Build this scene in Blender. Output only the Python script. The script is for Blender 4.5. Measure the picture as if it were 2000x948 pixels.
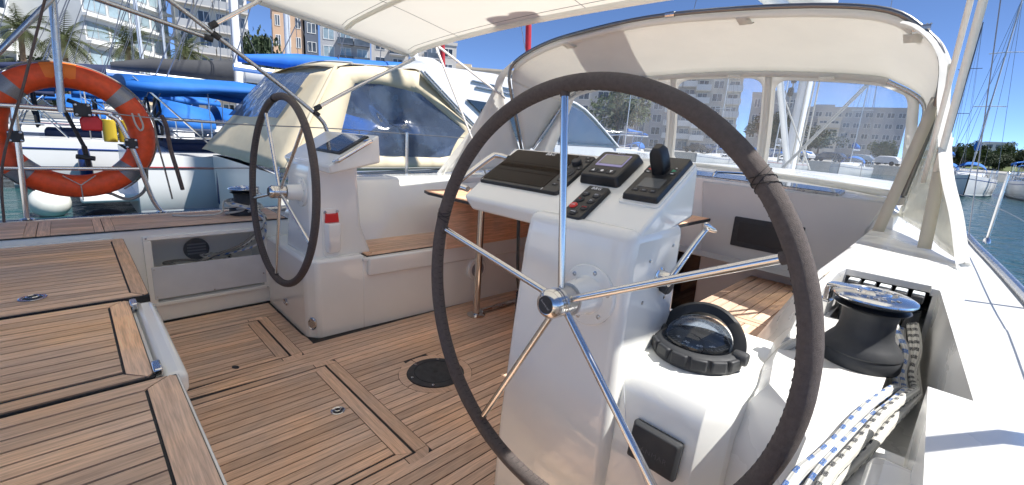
import bpy, bmesh, math, random
from mathutils import Vector, Matrix, noise
R = math.radians
rnd = random.Random(7)
sc = bpy.context.scene
for _o in list(bpy.data.objects): bpy.data.objects.remove(_o)

# ------------------------------------------------------------------ camera
CAM = Vector((0, 0, 1.2)); F, PITCH, YAW, ROLL = 862.9, .234, .780, .067
_fw = Vector((-math.sin(YAW)*math.cos(PITCH), math.cos(YAW)*math.cos(PITCH), -math.sin(PITCH)))
_r = Vector((math.cos(YAW), math.sin(YAW), 0)); _u = _r.cross(_fw)
_R = _r*math.cos(ROLL)+_u*math.sin(ROLL); _U = _u*math.cos(ROLL)-_r*math.sin(ROLL)
cd = bpy.data.cameras.new('camera'); cam = bpy.data.objects.new('camera', cd); sc.collection.objects.link(cam)
cam.matrix_world = Matrix(((_R.x, _U.x, -_fw.x, CAM.x), (_R.y, _U.y, -_fw.y, CAM.y), (_R.z, _U.z, -_fw.z, CAM.z), (0, 0, 0, 1)))
cd.sensor_width = 36; cd.lens = F/2000*36; cd.clip_start = .02; cd.clip_end = 5000
sc.camera = cam
# ------------------------------------------------------------------ sky, sun, exposure
SUN_AZ, SUN_EL = 60, 57            # azimuth from the bow towards starboard
w = bpy.data.worlds.new('World'); sc.world = w; w.use_nodes = True
nt = w.node_tree; nt.nodes.clear()
sky = nt.nodes.new('ShaderNodeTexSky'); sky.sky_type = 'NISHITA'; sky.sun_disc = False
sky.sun_elevation = R(SUN_EL); sky.sun_rotation = R(SUN_AZ); sky.altitude = 9000; sky.air_density = 1.0; sky.dust_density = 0; sky.ozone_density = 4
bg = nt.nodes.new('ShaderNodeBackground'); bg.inputs[1].default_value = .056
wo = nt.nodes.new('ShaderNodeOutputWorld'); nt.links.new(sky.outputs[0], bg.inputs[0]); nt.links.new(bg.outputs[0], wo.inputs[0])
sl = bpy.data.lights.new('sun', 'SUN'); sl.energy = 2.0; sl.angle = R(.53); sl.color = (1, .965, .91)
so = bpy.data.objects.new('sun', sl); sc.collection.objects.link(so)
SD = Vector((math.sin(R(SUN_AZ))*math.cos(R(SUN_EL)), math.cos(R(SUN_AZ))*math.cos(R(SUN_EL)), math.sin(R(SUN_EL))))
so.rotation_euler = SD.to_track_quat('Z', 'Y').to_euler(); so.location = SD*30
sc.view_settings.view_transform = 'Standard'; sc.view_settings.look = 'None'; sc.view_settings.gamma = 1
sc.view_settings.exposure = 2.1
sc.render.engine = 'CYCLES'
sc.cycles.max_bounces = 14; sc.cycles.diffuse_bounces = 9; sc.cycles.glossy_bounces = 6; sc.cycles.transparent_max_bounces = 24; sc.cycles.transmission_bounces = 8
sc.cycles.caustics_reflective = False; sc.cycles.caustics_refractive = False

# ------------------------------------------------------------------ helpers
COL = sc.collection
WM = {}                                                     # world matrix of each object as built
def V(*a): return Vector(a)
def lerp(a, b, t): return a+(b-a)*t
class MB:
    def __init__(s): s.v = []; s.f = []; s.uv = {}
    def add(s, vs, fs):
        n = len(s.v); s.v += [tuple(v) for v in vs]; s.f += [tuple(n+i for i in f) for f in fs]; return s
    def box(s, x0, y0, z0, x1, y1, z1):
        return s.hexa([(x0,y0,z0),(x1,y0,z0),(x1,y1,z0),(x0,y1,z0),(x0,y0,z1),(x1,y0,z1),(x1,y1,z1),(x0,y1,z1)])
    def hexa(s, p): return s.add(p, [(3,2,1,0),(4,5,6,7),(0,1,5,4),(1,2,6,5),(2,3,7,6),(3,0,4,7)])
    def prism(s, poly, z0, z1, M=None):
        n = len(poly); vs = [Vector((x, y, z0)) for x, y in poly]+[Vector((x, y, z1)) for x, y in poly]
        if M is not None: vs = [M@v for v in vs]
        return s.add(vs, [tuple(range(n))[::-1], tuple(range(n, 2*n))]+[(i, (i+1) % n, n+(i+1) % n, n+i) for i in range(n)])
    def loft(s, rings, closed=True, caps=True):
        n = len(rings[0]); vs = [p for r in rings for p in r]; fs = []
        for i in range(len(rings)-1):
            for j in range(n if closed else n-1):
                k = (j+1) % n; fs.append((i*n+j, i*n+k, (i+1)*n+k, (i+1)*n+j))
        if caps: fs += [tuple(range(n))[::-1], tuple(range((len(rings)-1)*n, len(rings)*n))]
        return s.add(vs, fs)
    def grid(s, P): return s.loft(P, closed=False, caps=False)
    def tube(s, pts, r, n=8, closed=False, caps=True):
        pts = [Vector(p) for p in pts]; m = len(pts); rings = []; up = None; L = 0; base = len(s.f)
        lens = [0]
        for i in range(1, m): lens.append(lens[-1]+(pts[i]-pts[i-1]).length)
        for i in range(m):
            a = pts[i-1] if (i > 0 or closed) else pts[i]; b = pts[(i+1) % m] if (i < m-1 or closed) else pts[i]
            t = (b-a).normalized()
            if up is None: up = Vector((0, 0, 1)) if abs(t.z) < .9 else Vector((1, 0, 0))
            e1 = (up-t*up.dot(t)).normalized(); e2 = t.cross(e1); up = e1
            rr = r[i] if isinstance(r, (list, tuple)) else r
            rings.append([pts[i]+(e1*math.cos(2*math.pi*k/n)+e2*math.sin(2*math.pi*k/n))*rr for k in range(n)])
        if closed: rings.append(rings[0]); lens.append(lens[-1]+(pts[0]-pts[-1]).length)
        for i in range(len(rings)-1):
            for k in range(n): s.uv[base+i*n+k] = [(lens[i], k/n), (lens[i], (k+1)/n), (lens[i+1], (k+1)/n), (lens[i+1], k/n)]
        return s.loft(rings, True, caps and not closed)
    def lathe(s, prof, n=24, M=None):
        rings = []
        for r, z in prof:
            ring = [Vector((r*math.cos(2*math.pi*k/n), r*math.sin(2*math.pi*k/n), z)) for k in range(n)]
            rings.append([M@p for p in ring] if M is not None else ring)
        return s.loft(rings, True, True)
    def mesh(s, name, smooth=35, fixn=True):
        me = bpy.data.meshes.new(name); me.from_pydata(s.v, [], s.f)
        if s.uv:
            ul = me.uv_layers.new(name='u')
            for fi, uvs in s.uv.items():
                p = me.polygons[fi]
                for k, li in enumerate(p.loop_indices):
                    if k < len(uvs): ul.data[li].uv = uvs[k]
        if fixn:
            bm = bmesh.new(); bm.from_mesh(me); bmesh.ops.recalc_face_normals(bm, faces=bm.faces); bm.to_mesh(me); bm.free()
        if smooth:
            me.polygons.foreach_set('use_smooth', [True]*len(me.polygons)); me.set_sharp_from_angle(angle=R(smooth))
        me.update(); return me
    def build(s, name, mat, parent=None, smooth=35, bevel=0, solid=0, fixn=True, segs=2, subs=0):
        return put(name, s.mesh(name, smooth, fixn), mat, parent, bevel, solid, segs, subs)
def put(name, me, mat, parent=None, bevel=0, solid=0, segs=2, subs=0):
    if not me.materials: me.materials.append(mat)
    o = bpy.data.objects.new(name, me); COL.objects.link(o)
    if parent is not None: o.parent = parent; o.matrix_parent_inverse = WM[parent.name].inverted()
    WM[o.name] = Matrix.Identity(4)
    if solid: m = o.modifiers.new('thick', 'SOLIDIFY'); m.thickness = solid; m.offset = 0
    if subs: m = o.modifiers.new('sub', 'SUBSURF'); m.levels = subs; m.render_levels = subs
    if bevel:
        m = o.modifiers.new('bev', 'BEVEL'); m.width = bevel; m.segments = segs; m.limit_method = 'ANGLE'; m.angle_limit = R(30); m.harden_normals = False
    return o
def tag(o, label, cat, group=None):
    o['label'] = label; o['category'] = cat
    if group: o['group'] = group
    return o
def thing(name, label, cat, loc=(0, 0, 0), group=None, rz=0):
    o = bpy.data.objects.new(name, None); COL.objects.link(o); o.empty_display_size = .1
    o.location = loc; o.rotation_euler = (0, 0, rz); WM[o.name] = Matrix.Translation(loc)@Matrix.Rotation(rz, 4, 'Z')
    return tag(o, label, cat, group)
def struct(o): o['kind'] = 'structure'; return o
def stuff(o): o['kind'] = 'stuff'; return o
def copy_tree(o, parent=None):
    c = o.copy(); COL.objects.link(c); c.parent = parent; WM[c.name] = WM[o.name].copy()
    for ch in o.children: copy_tree(ch, c)
    return c
def frame(o, x, z):                                          # matrix with local x and local z axes
    x = Vector(x).normalized(); z = Vector(z); z = (z-x*z.dot(x)).normalized(); y = z.cross(x)
    return Matrix(((x.x, y.x, z.x, o[0]), (x.y, y.y, z.y, o[1]), (x.z, y.z, z.z, o[2]), (0, 0, 0, 1)))
def rrect(w, h, r=.01, n=4, cx=0, cy=0):
    out = []
    for sx, sy, a0 in ((1, 1, 0), (-1, 1, 90), (-1, -1, 180), (1, -1, 270)):
        for k in range(n+1):
            a = R(a0+90*k/n); out.append((cx+sx*(w/2-r)+r*math.cos(a), cy+sy*(h/2-r)+r*math.sin(a)))
    return out
def circ(r, n=24, cx=0, cy=0): return [(cx+r*math.cos(2*math.pi*k/n), cy+r*math.sin(2*math.pi*k/n)) for k in range(n)]
def smooth_path(pts, k=6):
    P = [Vector(p) for p in pts]; out = []
    for i in range(len(P)-1):
        a, b, c, d = P[max(i-1, 0)], P[i], P[i+1], P[min(i+2, len(P)-1)]
        for j in range(k):
            t = j/k; out.append(.5*((2*b)+(c-a)*t+(2*a-5*b+4*c-d)*t*t+(3*b-a-3*c+d)*t**3))
    out.append(P[-1]); return out
def lettering(body, size, M, mat, parent, depth=.0004, spacing=1, shear=0):
    cu = bpy.data.curves.new('lettering', 'FONT'); cu.body = body; cu.size = size; cu.extrude = depth; cu.align_x = 'CENTER'; cu.align_y = 'CENTER'
    cu.space_character = spacing; cu.shear = shear; cu.resolution_u = 3
    t = bpy.data.objects.new('lettering', cu); COL.objects.link(t); bpy.context.view_layer.update()
    me = bpy.data.meshes.new_from_object(t.evaluated_get(bpy.context.evaluated_depsgraph_get())); bpy.data.objects.remove(t); bpy.data.curves.remove(cu)
    me.transform(M); me.materials.clear(); return put('lettering', me, mat, parent)

# ------------------------------------------------------------------ materials
def N(nt, t, **k):
    n = nt.nodes.new(t)
    for a, b in k.items(): setattr(n, a, b)
    return n
def mat(name, col, rough=.5, metal=0, var=0, vscale=8, bump=0, bscale=60, coat=0, spec=None, trans=0, emit=None, rvar=0, obj=0, stretch=None):
    m = bpy.data.materials.new(name); m.use_nodes = True; t = m.node_tree; L = t.links.new; b = t.nodes['Principled BSDF']
    b.inputs['Base Color'].default_value = (*col, 1); b.inputs['Roughness'].default_value = rough; b.inputs['Metallic'].default_value = metal
    b.inputs['Coat Weight'].default_value = coat; b.inputs['Coat Roughness'].default_value = .06
    if spec is not None: b.inputs['Specular IOR Level'].default_value = spec
    if var or bump or rvar:
        tc = N(t, 'ShaderNodeTexCoord'); mp = N(t, 'ShaderNodeMapping'); L(tc.outputs['Object'], mp.inputs[0])
        if stretch: mp.inputs['Scale'].default_value = stretch
    if var:
        nz = N(t, 'ShaderNodeTexNoise'); nz.inputs['Scale'].default_value = vscale; nz.inputs['Detail'].default_value = 6; L(mp.outputs[0], nz.inputs[0])
        rp = N(t, 'ShaderNodeMapRange'); rp.inputs[1].default_value = .3; rp.inputs[2].default_value = .7; rp.inputs[3].default_value = 1-var; rp.inputs[4].default_value = 1+var*.5
        L(nz.outputs[0], rp.inputs[0]); mx = N(t, 'ShaderNodeVectorMath', operation='SCALE'); mx.inputs[0].default_value = col; L(rp.outputs[0], mx.inputs['Scale'])
        out = mx.outputs[0]
        if obj:
            oi = N(t, 'ShaderNodeObjectInfo'); r2 = N(t, 'ShaderNodeMapRange'); r2.inputs[3].default_value = 1-obj; r2.inputs[4].default_value = 1+obj; L(oi.outputs['Random'], r2.inputs[0])
            m2 = N(t, 'ShaderNodeVectorMath', operation='SCALE'); L(out, m2.inputs[0]); L(r2.outputs[0], m2.inputs['Scale']); out = m2.outputs[0]
        L(out, b.inputs['Base Color'])
    if rvar:
        n3 = N(t, 'ShaderNodeTexNoise'); n3.inputs['Scale'].default_value = vscale*1.7; n3.inputs['Detail'].default_value = 5; L(mp.outputs[0], n3.inputs[0])
        r3 = N(t, 'ShaderNodeMapRange'); r3.inputs[1].default_value = .3; r3.inputs[2].default_value = .7; r3.inputs[3].default_value = max(rough-rvar, .02); r3.inputs[4].default_value = rough+rvar
        L(n3.outputs[0], r3.inputs[0]); L(r3.outputs[0], b.inputs['Roughness'])
    if bump:
        n2 = N(t, 'ShaderNodeTexNoise'); n2.inputs['Scale'].default_value = bscale; n2.inputs['Detail'].default_value = 4; L(mp.outputs[0], n2.inputs[0])
        bp = N(t, 'ShaderNodeBump'); bp.inputs['Strength'].default_value = bump; bp.inputs['Distance'].default_value = .01; L(n2.outputs[0], bp.inputs['Height']); L(bp.outputs[0], b.inputs['Normal'])
    if trans:
        tr = N(t, 'ShaderNodeBsdfTranslucent'); tr.inputs[0].default_value = (*[min(c*1.05, 1) for c in col], 1); mx = N(t, 'ShaderNodeMixShader'); mx.inputs[0].default_value = trans
        L(b.outputs[0], mx.inputs[1]); L(tr.outputs[0], mx.inputs[2]); L(mx.outputs[0], t.nodes['Material Output'].inputs[0])
    if emit: b.inputs['Emission Color'].default_value = (*emit[:3], 1); b.inputs['Emission Strength'].default_value = emit[3]
    return m
def teak(name, col, axis, dark=.55):
    m = bpy.data.materials.new(name); m.use_nodes = True; t = m.node_tree; L = t.links.new; b = t.nodes['Principled BSDF']
    g = N(t, 'ShaderNodeNewGeometry'); mp = N(t, 'ShaderNodeMapping'); L(g.outputs['Position'], mp.inputs[0])
    mp.inputs['Scale'].default_value = (1, .045, 1) if axis == 'y' else (.045, 1, 1)
    oi = N(t, 'ShaderNodeObjectInfo'); ad = N(t, 'ShaderNodeVectorMath', operation='ADD'); sc_ = N(t, 'ShaderNodeVectorMath', operation='SCALE'); cx = N(t, 'ShaderNodeCombineXYZ')
    L(oi.outputs['Random'], cx.inputs[0]); L(oi.outputs['Random'], cx.inputs[1]); L(cx.outputs[0], sc_.inputs[0]); sc_.inputs['Scale'].default_value = 37
    L(mp.outputs[0], ad.inputs[0]); L(sc_.outputs[0], ad.inputs[1])
    nz = N(t, 'ShaderNodeTexNoise'); nz.inputs['Scale'].default_value = 90; nz.inputs['Detail'].default_value = 7; nz.inputs['Roughness'].default_value = .65; L(ad.outputs[0], nz.inputs[0])
    nb = N(t, 'ShaderNodeTexNoise'); nb.inputs['Scale'].default_value = 3.2; nb.inputs['Detail'].default_value = 4; L(g.outputs['Position'], nb.inputs[0])
    nf = N(t, 'ShaderNodeTexNoise'); nf.inputs['Scale'].default_value = 330; nf.inputs['Detail'].default_value = 3; L(ad.outputs[0], nf.inputs[0])
    ramp = N(t, 'ShaderNodeValToRGB'); e = ramp.color_ramp.elements; e[0].position = .3; e[1].position = .72
    e[0].color = (col[0]*dark, col[1]*dark*.93, col[2]*dark*.88, 1); e[1].color = (col[0]*1.22, col[1]*1.2, col[2]*1.15, 1); L(nz.outputs[0], ramp.inputs[0])
    r2 = N(t, 'ShaderNodeMapRange'); r2.inputs[3].default_value = .82; r2.inputs[4].default_value = 1.2; L(oi.outputs['Random'], r2.inputs[0])
    r3 = N(t, 'ShaderNodeMapRange'); r3.inputs[1].default_value = .3; r3.inputs[2].default_value = .7; r3.inputs[3].default_value = .88; r3.inputs[4].default_value = 1.15; L(nb.outputs[0], r3.inputs[0])
    r4 = N(t, 'ShaderNodeMapRange'); r4.inputs[1].default_value = .35; r4.inputs[2].default_value = .6; r4.inputs[3].default_value = .84; r4.inputs[4].default_value = 1.08; L(nf.outputs[0], r4.inputs[0])
    mu = N(t, 'ShaderNodeMath', operation='MULTIPLY'); L(r2.outputs[0], mu.inputs[0]); L(r3.outputs[0], mu.inputs[1])
    mu2 = N(t, 'ShaderNodeMath', operation='MULTIPLY'); L(mu.outputs[0], mu2.inputs[0]); L(r4.outputs[0], mu2.inputs[1])
    vs = N(t, 'ShaderNodeVectorMath', operation='SCALE'); L(ramp.outputs[0], vs.inputs[0]); L(mu2.outputs[0], vs.inputs['Scale'])
    # weathering towards grey
    hs = N(t, 'ShaderNodeHueSaturation'); L(vs.outputs[0], hs.inputs['Color']); r5 = N(t, 'ShaderNodeMapRange'); r5.inputs[1].default_value = .3; r5.inputs[2].default_value = .7; r5.inputs[3].default_value = .8; r5.inputs[4].default_value = 1.1
    L(nb.outputs[0], r5.inputs[0]); L(r5.outputs[0], hs.inputs['Saturation']); L(hs.outputs[0], b.inputs['Base Color'])
    b.inputs['Roughness'].default_value = .62
    bp = N(t, 'ShaderNodeBump'); bp.inputs['Strength'].default_value = .25; bp.inputs['Distance'].default_value = .002; L(nz.outputs[0], bp.inputs['Height']); L(bp.outputs[0], b.inputs['Normal'])
    return m
def clear(name, tint, haze=.06, gloss=.08, rough=.04, hazecol=(.8, .82, .85), bump=0):
    m = bpy.data.materials.new(name); m.use_nodes = True; t = m.node_tree; L = t.links.new; t.nodes.remove(t.nodes['Principled BSDF']); out = t.nodes['Material Output']
    tr = N(t, 'ShaderNodeBsdfTransparent'); tr.inputs[0].default_value = (*tint, 1); gl = N(t, 'ShaderNodeBsdfGlossy'); gl.inputs['Roughness'].default_value = rough
    df = N(t, 'ShaderNodeBsdfTranslucent'); df.inputs[0].default_value = (*hazecol, 1); d2 = N(t, 'ShaderNodeBsdfDiffuse'); d2.inputs[0].default_value = (*hazecol, 1)
    fr = N(t, 'ShaderNodeFresnel'); fr.inputs[0].default_value = 1.4
    ml = N(t, 'ShaderNodeMath', operation='MULTIPLY_ADD'); L(fr.outputs[0], ml.inputs[0]); ml.inputs[1].default_value = .6; ml.inputs[2].default_value = gloss*.2
    h = N(t, 'ShaderNodeMixShader'); h.inputs[0].default_value = .5; L(df.outputs[0], h.inputs[1]); L(d2.outputs[0], h.inputs[2])
    tc = N(t, 'ShaderNodeTexCoord'); nz = N(t, 'ShaderNodeTexNoise'); nz.inputs['Scale'].default_value = 3; nz.inputs['Detail'].default_value = 8; L(tc.outputs['Object'], nz.inputs[0])
    rr = N(t, 'ShaderNodeMapRange'); rr.inputs[1].default_value = .3; rr.inputs[2].default_value = .7; rr.inputs[3].default_value = haze*.5; rr.inputs[4].default_value = haze*1.6; L(nz.outputs[0], rr.inputs[0])
    m1 = N(t, 'ShaderNodeMixShader'); L(rr.outputs[0], m1.inputs[0]); L(tr.outputs[0], m1.inputs[1]); L(h.outputs[0], m1.inputs[2])
    m2 = N(t, 'ShaderNodeMixShader'); L(ml.outputs[0], m2.inputs[0]); L(m1.outputs[0], m2.inputs[1]); L(gl.outputs[0], m2.inputs[2]); L(m2.outputs[0], out.inputs[0])
    if bump:
        n2 = N(t, 'ShaderNodeTexNoise'); n2.inputs['Scale'].default_value = 2.2; n2.inputs['Detail'].default_value = 3; L(tc.outputs['Object'], n2.inputs[0])
        bp = N(t, 'ShaderNodeBump'); bp.inputs['Strength'].default_value = bump; bp.inputs['Distance'].default_value = .2; L(n2.outputs[0], bp.inputs['Height']); L(bp.outputs[0], gl.inputs['Normal'])
    return m
def rope_mat(name, base, fleck=None, period=.05, duty=.4):
    m = bpy.data.materials.new(name); m.use_nodes = True; t = m.node_tree; L = t.links.new; b = t.nodes['Principled BSDF']; b.inputs['Roughness'].default_value = .8
    uv = N(t, 'ShaderNodeUVMap'); sp = N(t, 'ShaderNodeSeparateXYZ'); L(uv.outputs[0], sp.inputs[0])
    def sinw(fu, fv, ph=0):
        a = N(t, 'ShaderNodeMath', operation='MULTIPLY'); L(sp.outputs[0], a.inputs[0]); a.inputs[1].default_value = fu
        c = N(t, 'ShaderNodeMath', operation='MULTIPLY_ADD'); L(sp.outputs[1], c.inputs[0]); c.inputs[1].default_value = fv; L(a.outputs[0], c.inputs[2])
        s = N(t, 'ShaderNodeMath', operation='SINE'); L(c.outputs[0], s.inputs[0]); return s
    tau = 2*math.pi; s1 = sinw(tau/.006, tau*4); s2 = sinw(tau/.006, -tau*4)
    mx = N(t, 'ShaderNodeMath', operation='MULTIPLY'); L(s1.outputs[0], mx.inputs[0]); L(s2.outputs[0], mx.inputs[1])
    bp = N(t, 'ShaderNodeBump'); bp.inputs['Strength'].default_value = .6; bp.inputs['Distance'].default_value = .0015; L(mx.outputs[0], bp.inputs['Height']); L(bp.outputs[0], b.inputs['Normal'])
    if fleck:
        f1 = sinw(tau/period, tau); f2 = sinw(0, tau*2); g1 = N(t, 'ShaderNodeMath', operation='GREATER_THAN'); L(f1.outputs[0], g1.inputs[0]); g1.inputs[1].default_value = duty
        g2 = N(t, 'ShaderNodeMath', operation='GREATER_THAN'); L(f2.outputs[0], g2.inputs[0]); g2.inputs[1].default_value = -.2
        nz = N(t, 'ShaderNodeTexNoise'); nz.inputs['Scale'].default_value = 160; L(uv.outputs[0], nz.inputs[0]); g3 = N(t, 'ShaderNodeMath', operation='GREATER_THAN'); L(nz.outputs[0], g3.inputs[0]); g3.inputs[1].default_value = .44
        mu0 = N(t, 'ShaderNodeMath', operation='MULTIPLY'); L(g1.outputs[0], mu0.inputs[0]); L(g2.outputs[0], mu0.inputs[1]); mu = N(t, 'ShaderNodeMath', operation='MULTIPLY'); L(mu0.outputs[0], mu.inputs[0]); L(g3.outputs[0], mu.inputs[1])
        mc = N(t, 'ShaderNodeMix', data_type='RGBA'); mc.inputs[6].default_value = (*base, 1); mc.inputs[7].default_value = (*fleck, 1); L(mu.outputs[0], mc.inputs[0]); col = mc.outputs[2]
    else:
        rg = N(t, 'ShaderNodeRGB'); rg.outputs[0].default_value = (*base, 1); col = rg.outputs[0]
    br_ = N(t, 'ShaderNodeMapRange'); br_.inputs[1].default_value = -1; br_.inputs[2].default_value = 1; br_.inputs[3].default_value = .62; br_.inputs[4].default_value = 1.05; L(mx.outputs[0], br_.inputs[0])
    dn_ = N(t, 'ShaderNodeTexNoise'); dn_.inputs['Scale'].default_value = 14; dn_.inputs['Detail'].default_value = 4; L(uv.outputs[0], dn_.inputs[0]); dr_ = N(t, 'ShaderNodeMapRange'); dr_.inputs[1].default_value = .3; dr_.inputs[2].default_value = .7; dr_.inputs[3].default_value = .75; dr_.inputs[4].default_value = 1.05; L(dn_.outputs[0], dr_.inputs[0])
    bm_ = N(t, 'ShaderNodeMath', operation='MULTIPLY'); L(br_.outputs[0], bm_.inputs[0]); L(dr_.outputs[0], bm_.inputs[1]); vs_ = N(t, 'ShaderNodeVectorMath', operation='SCALE'); L(col, vs_.inputs[0]); L(bm_.outputs[0], vs_.inputs['Scale']); L(vs_.outputs[0], b.inputs['Base Color'])
    return m
GEL = mat('gelcoat', (.85, .85, .805), .15, var=.05, vscale=2.0, rvar=.06, coat=.5)
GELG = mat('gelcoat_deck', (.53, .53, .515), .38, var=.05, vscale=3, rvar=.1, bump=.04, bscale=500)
GELC = mat('gelcoat_sun_toned', (.72, .715, .69), .3, var=.05, vscale=2.5, rvar=.1, coat=.2)  # copy of gelcoat, its colour darkened to tone down full sun
CREAM = mat('gelcoat_cream', (.80, .77, .70), .25, var=.04, vscale=2)
ACRY = mat('acrylic_panel', (.62, .64, .67), .12, var=.1, vscale=5, rvar=.06)
CAULK = mat('caulking', (.012, .012, .013), .6)
TEAK = teak('teak', (.66, .455, .325), 'y', .76); TEAKX = teak('teak_cross', (.69, .465, .325), 'x', .78)
TEAKA = teak('teak_aft', (.69, .455, .285), 'y', .76); TEAKAX = teak('teak_aft_cross', (.74, .48, .30), 'x', .78)
TABLE = teak('table_wood', (.78, .46, .28), 'y', .8)
STEEL = mat('stainless', (.68, .67, .66), .16, 1, rvar=.04, vscale=9); CHROME = mat('chrome_plate', (.74, .74, .74), .14, 1)
STEELD = mat('stainless_satin', (.5, .5, .5), .28, 1, rvar=.08, vscale=12)
LEATH = mat('rim_leather', (.105, .086, .08), .85, var=.18, vscale=120, bump=.5, bscale=900)
STITCH = mat('stitch_thread', (.015, .013, .013), .7)
BLK = mat('black_plastic', (.016, .017, .019), .42, var=.1, vscale=30, bump=.05, bscale=1500)
BLKM = mat('black_matt', (.028, .03, .034), .6, var=.12, vscale=20, rvar=.1)
BLKG = mat('black_gloss', (.008, .009, .011), .04, coat=1)
SCREEN = mat('screen_glass', (.012, .007, .005), .02, spec=.06)
LCD = mat('lcd_grey', (.24, .24, .2), .2); LCDD = mat('lcd_dark', (.12, .125, .125), .12); LILAC = mat('lcd_rim', (.38, .34, .6), .35)
WHT = mat('white_print', (.8, .8, .8), .5); GREYP = mat('grey_print', (.3, .3, .31), .5); DGREYP = mat('dark_grey_print', (.07, .07, .075), .5)
RED = mat('red_plastic', (.65, .02, .02), .35); REDF = mat('red_fabric', (.45, .02, .035), .8, var=.2); GREEN = mat('green_print', (.02, .3, .16), .5)
ORANGE = mat('buoy_orange', (.78, .085, .016), .5, var=.2, vscale=30, bump=.12, bscale=250, rvar=.1)
REFL = mat('reflective_tape', (.27, .27, .28), .35, .3, var=.15, vscale=200)
CANV = mat('canvas_white', (.82, .81, .77), .85, var=.06, vscale=4, bump=.6, bscale=9, trans=.40)
CANVB = mat('canvas_bimini', (.84, .83, .79), .85, var=.05, vscale=3, bump=.6, bscale=6, trans=.6)
BEIGE = mat('canvas_beige', (.75, .65, .46), .85, var=.08, vscale=3, bump=.5, bscale=4, trans=.12)
BLUE = mat('canvas_blue', (.012, .14, .5), .75, var=.15, vscale=3, bump=.4, bscale=5)
NAVY = mat('canvas_navy', (.015, .025, .07), .8, var=.15, vscale=4); DGREY = mat('canvas_dark_grey', (.05, .052, .058), .85, var=.2, vscale=2, bump=.5, bscale=4)
LGREY = mat('canvas_light_grey', (.42, .43, .44), .85, var=.15, vscale=2, bump=.5, bscale=4)
VINYL = clear('clear_vinyl', (.90, .92, .93), .15, .06, .05, (.70, .72, .74)); VINYLB = clear('blue_vinyl', (.36, .42, .54), .34, .12, .12, (.20, .26, .36), .25)
ROPE = rope_mat('rope_white', (.72, .71, .66)); ROPEG = rope_mat('rope_grey', (.36, .34, .31)); ROPEB = rope_mat('rope_blue_fleck', (.75, .75, .72), (.02, .16, .55), .05, .25); ROPEK = rope_mat('rope_black_fleck', (.75, .74, .68), (.02, .025, .04), .034, .1)
ROPED = rope_mat('rope_brown', (.16, .12, .11)); MASTM = mat('mast_alloy', (.62, .65, .68), .4, .3); MASTW = mat('mast_white', (.78, .79, .8), .35); MASTD = mat('mast_dark', (.04, .04, .05), .4)
WIRE = mat('rigging_wire', (.3, .3, .31), .4, .8); DGLASS = mat('dark_glass', (.012, .018, .028), .06, coat=.6)
HULLW = mat('hull_white', (.76, .77, .77), .25, var=.04, vscale=1); HULLB = mat('hull_navy', (.012, .03, .12), .15); STRR = mat('stripe_red', (.5, .02, .02), .4); STRB = mat('stripe_blue', (.02, .06, .25), .4); GREYH = mat('boot_grey', (.32, .36, .38), .5)
YEL = mat('yellow_fabric', (.5, .38, .03), .7); FEND = mat('fender_white', (.72, .73, .68), .45, var=.12, vscale=8); TYRE = mat('tyre_rubber', (.012, .012, .012), .8)
PLAST = mat('clear_plastic', (.8, .8, .8), .1)

# ------------------------------------------------------------------ sea and land
def water_mat():
    m = bpy.data.materials.new('water'); m.use_nodes = True; t = m.node_tree; L = t.links.new; b = t.nodes['Principled BSDF']
    b.inputs['Base Color'].default_value = (.018, .062, .068, 1); b.inputs['Roughness'].default_value = .06; b.inputs['IOR'].default_value = 1.33
    g = N(t, 'ShaderNodeNewGeometry'); mp = N(t, 'ShaderNodeMapping'); L(g.outputs['Position'], mp.inputs[0]); mp.inputs['Scale'].default_value = (1, .6, 1)
    a = N(t, 'ShaderNodeTexNoise'); a.inputs['Scale'].default_value = 2.3; a.inputs['Detail'].default_value = 6; L(mp.outputs[0], a.inputs[0])
    bp = N(t, 'ShaderNodeBump'); bp.inputs['Strength'].default_value = .8; bp.inputs['Distance'].default_value = .3; L(a.outputs[0], bp.inputs['Height']); L(bp.outputs[0], b.inputs['Normal'])
    return m
WZ = -.65
struct(MB().add([(-3000, -3000, WZ), (3000, -3000, WZ), (3000, 3000, WZ), (-3000, 3000, WZ)], [(0, 1, 2, 3)]).build('water', water_mat(), smooth=0))
PAVE = mat('quay_concrete', (.34, .33, .31), .85, var=.2, vscale=.6)
struct(MB().prism([(-2000, -900), (-50, -900), (-52, 25), (-40, 52), (-20, 72), (0, 95), (20, 150), (120, 230), (600, 420), (600, 2500), (-2000, 2500)], -1.5, .7).build('quay_ground', PAVE, smooth=0))

# ------------------------------------------------------------------ own yacht: hull, deck, cockpit mouldings (x starboard, y forward, z up, floor at z=0)
XC = -1.59
def mir(x): return 2*XC-x
def carve(name, body, cutters, mat_, bevel=.012, smooth=40):
    o = body.build('tmp_body', mat_, smooth=0); cs = []
    for c in cutters:
        k = c.build('tmp_cut', mat_, smooth=0); cs.append(k); m = o.modifiers.new('b', 'BOOLEAN'); m.operation = 'DIFFERENCE'; m.solver = 'EXACT'; m.object = k
    bpy.context.view_layer.update()
    me = bpy.data.meshes.new_from_object(o.evaluated_get(bpy.context.evaluated_depsgraph_get()))
    for k in cs+[o]: bpy.data.objects.remove(k)
    me.polygons.foreach_set('use_smooth', [True]*len(me.polygons)); me.set_sharp_from_angle(angle=R(smooth))
    me.name = name; me.materials.clear()
    return put(name, me, mat_, bevel=bevel, segs=3)
SHEER = [(.50, -1.15), (.52, 0), (.50, 1.5), (.45, 2.8), (.375, 3.87), (.25, 5.3), (.06, 7.2), (-.45, 9.5), (-1.1, 11.4), (XC+.02, 12.5)]
DZ = .52
hb = MB(); rings = []
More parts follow.
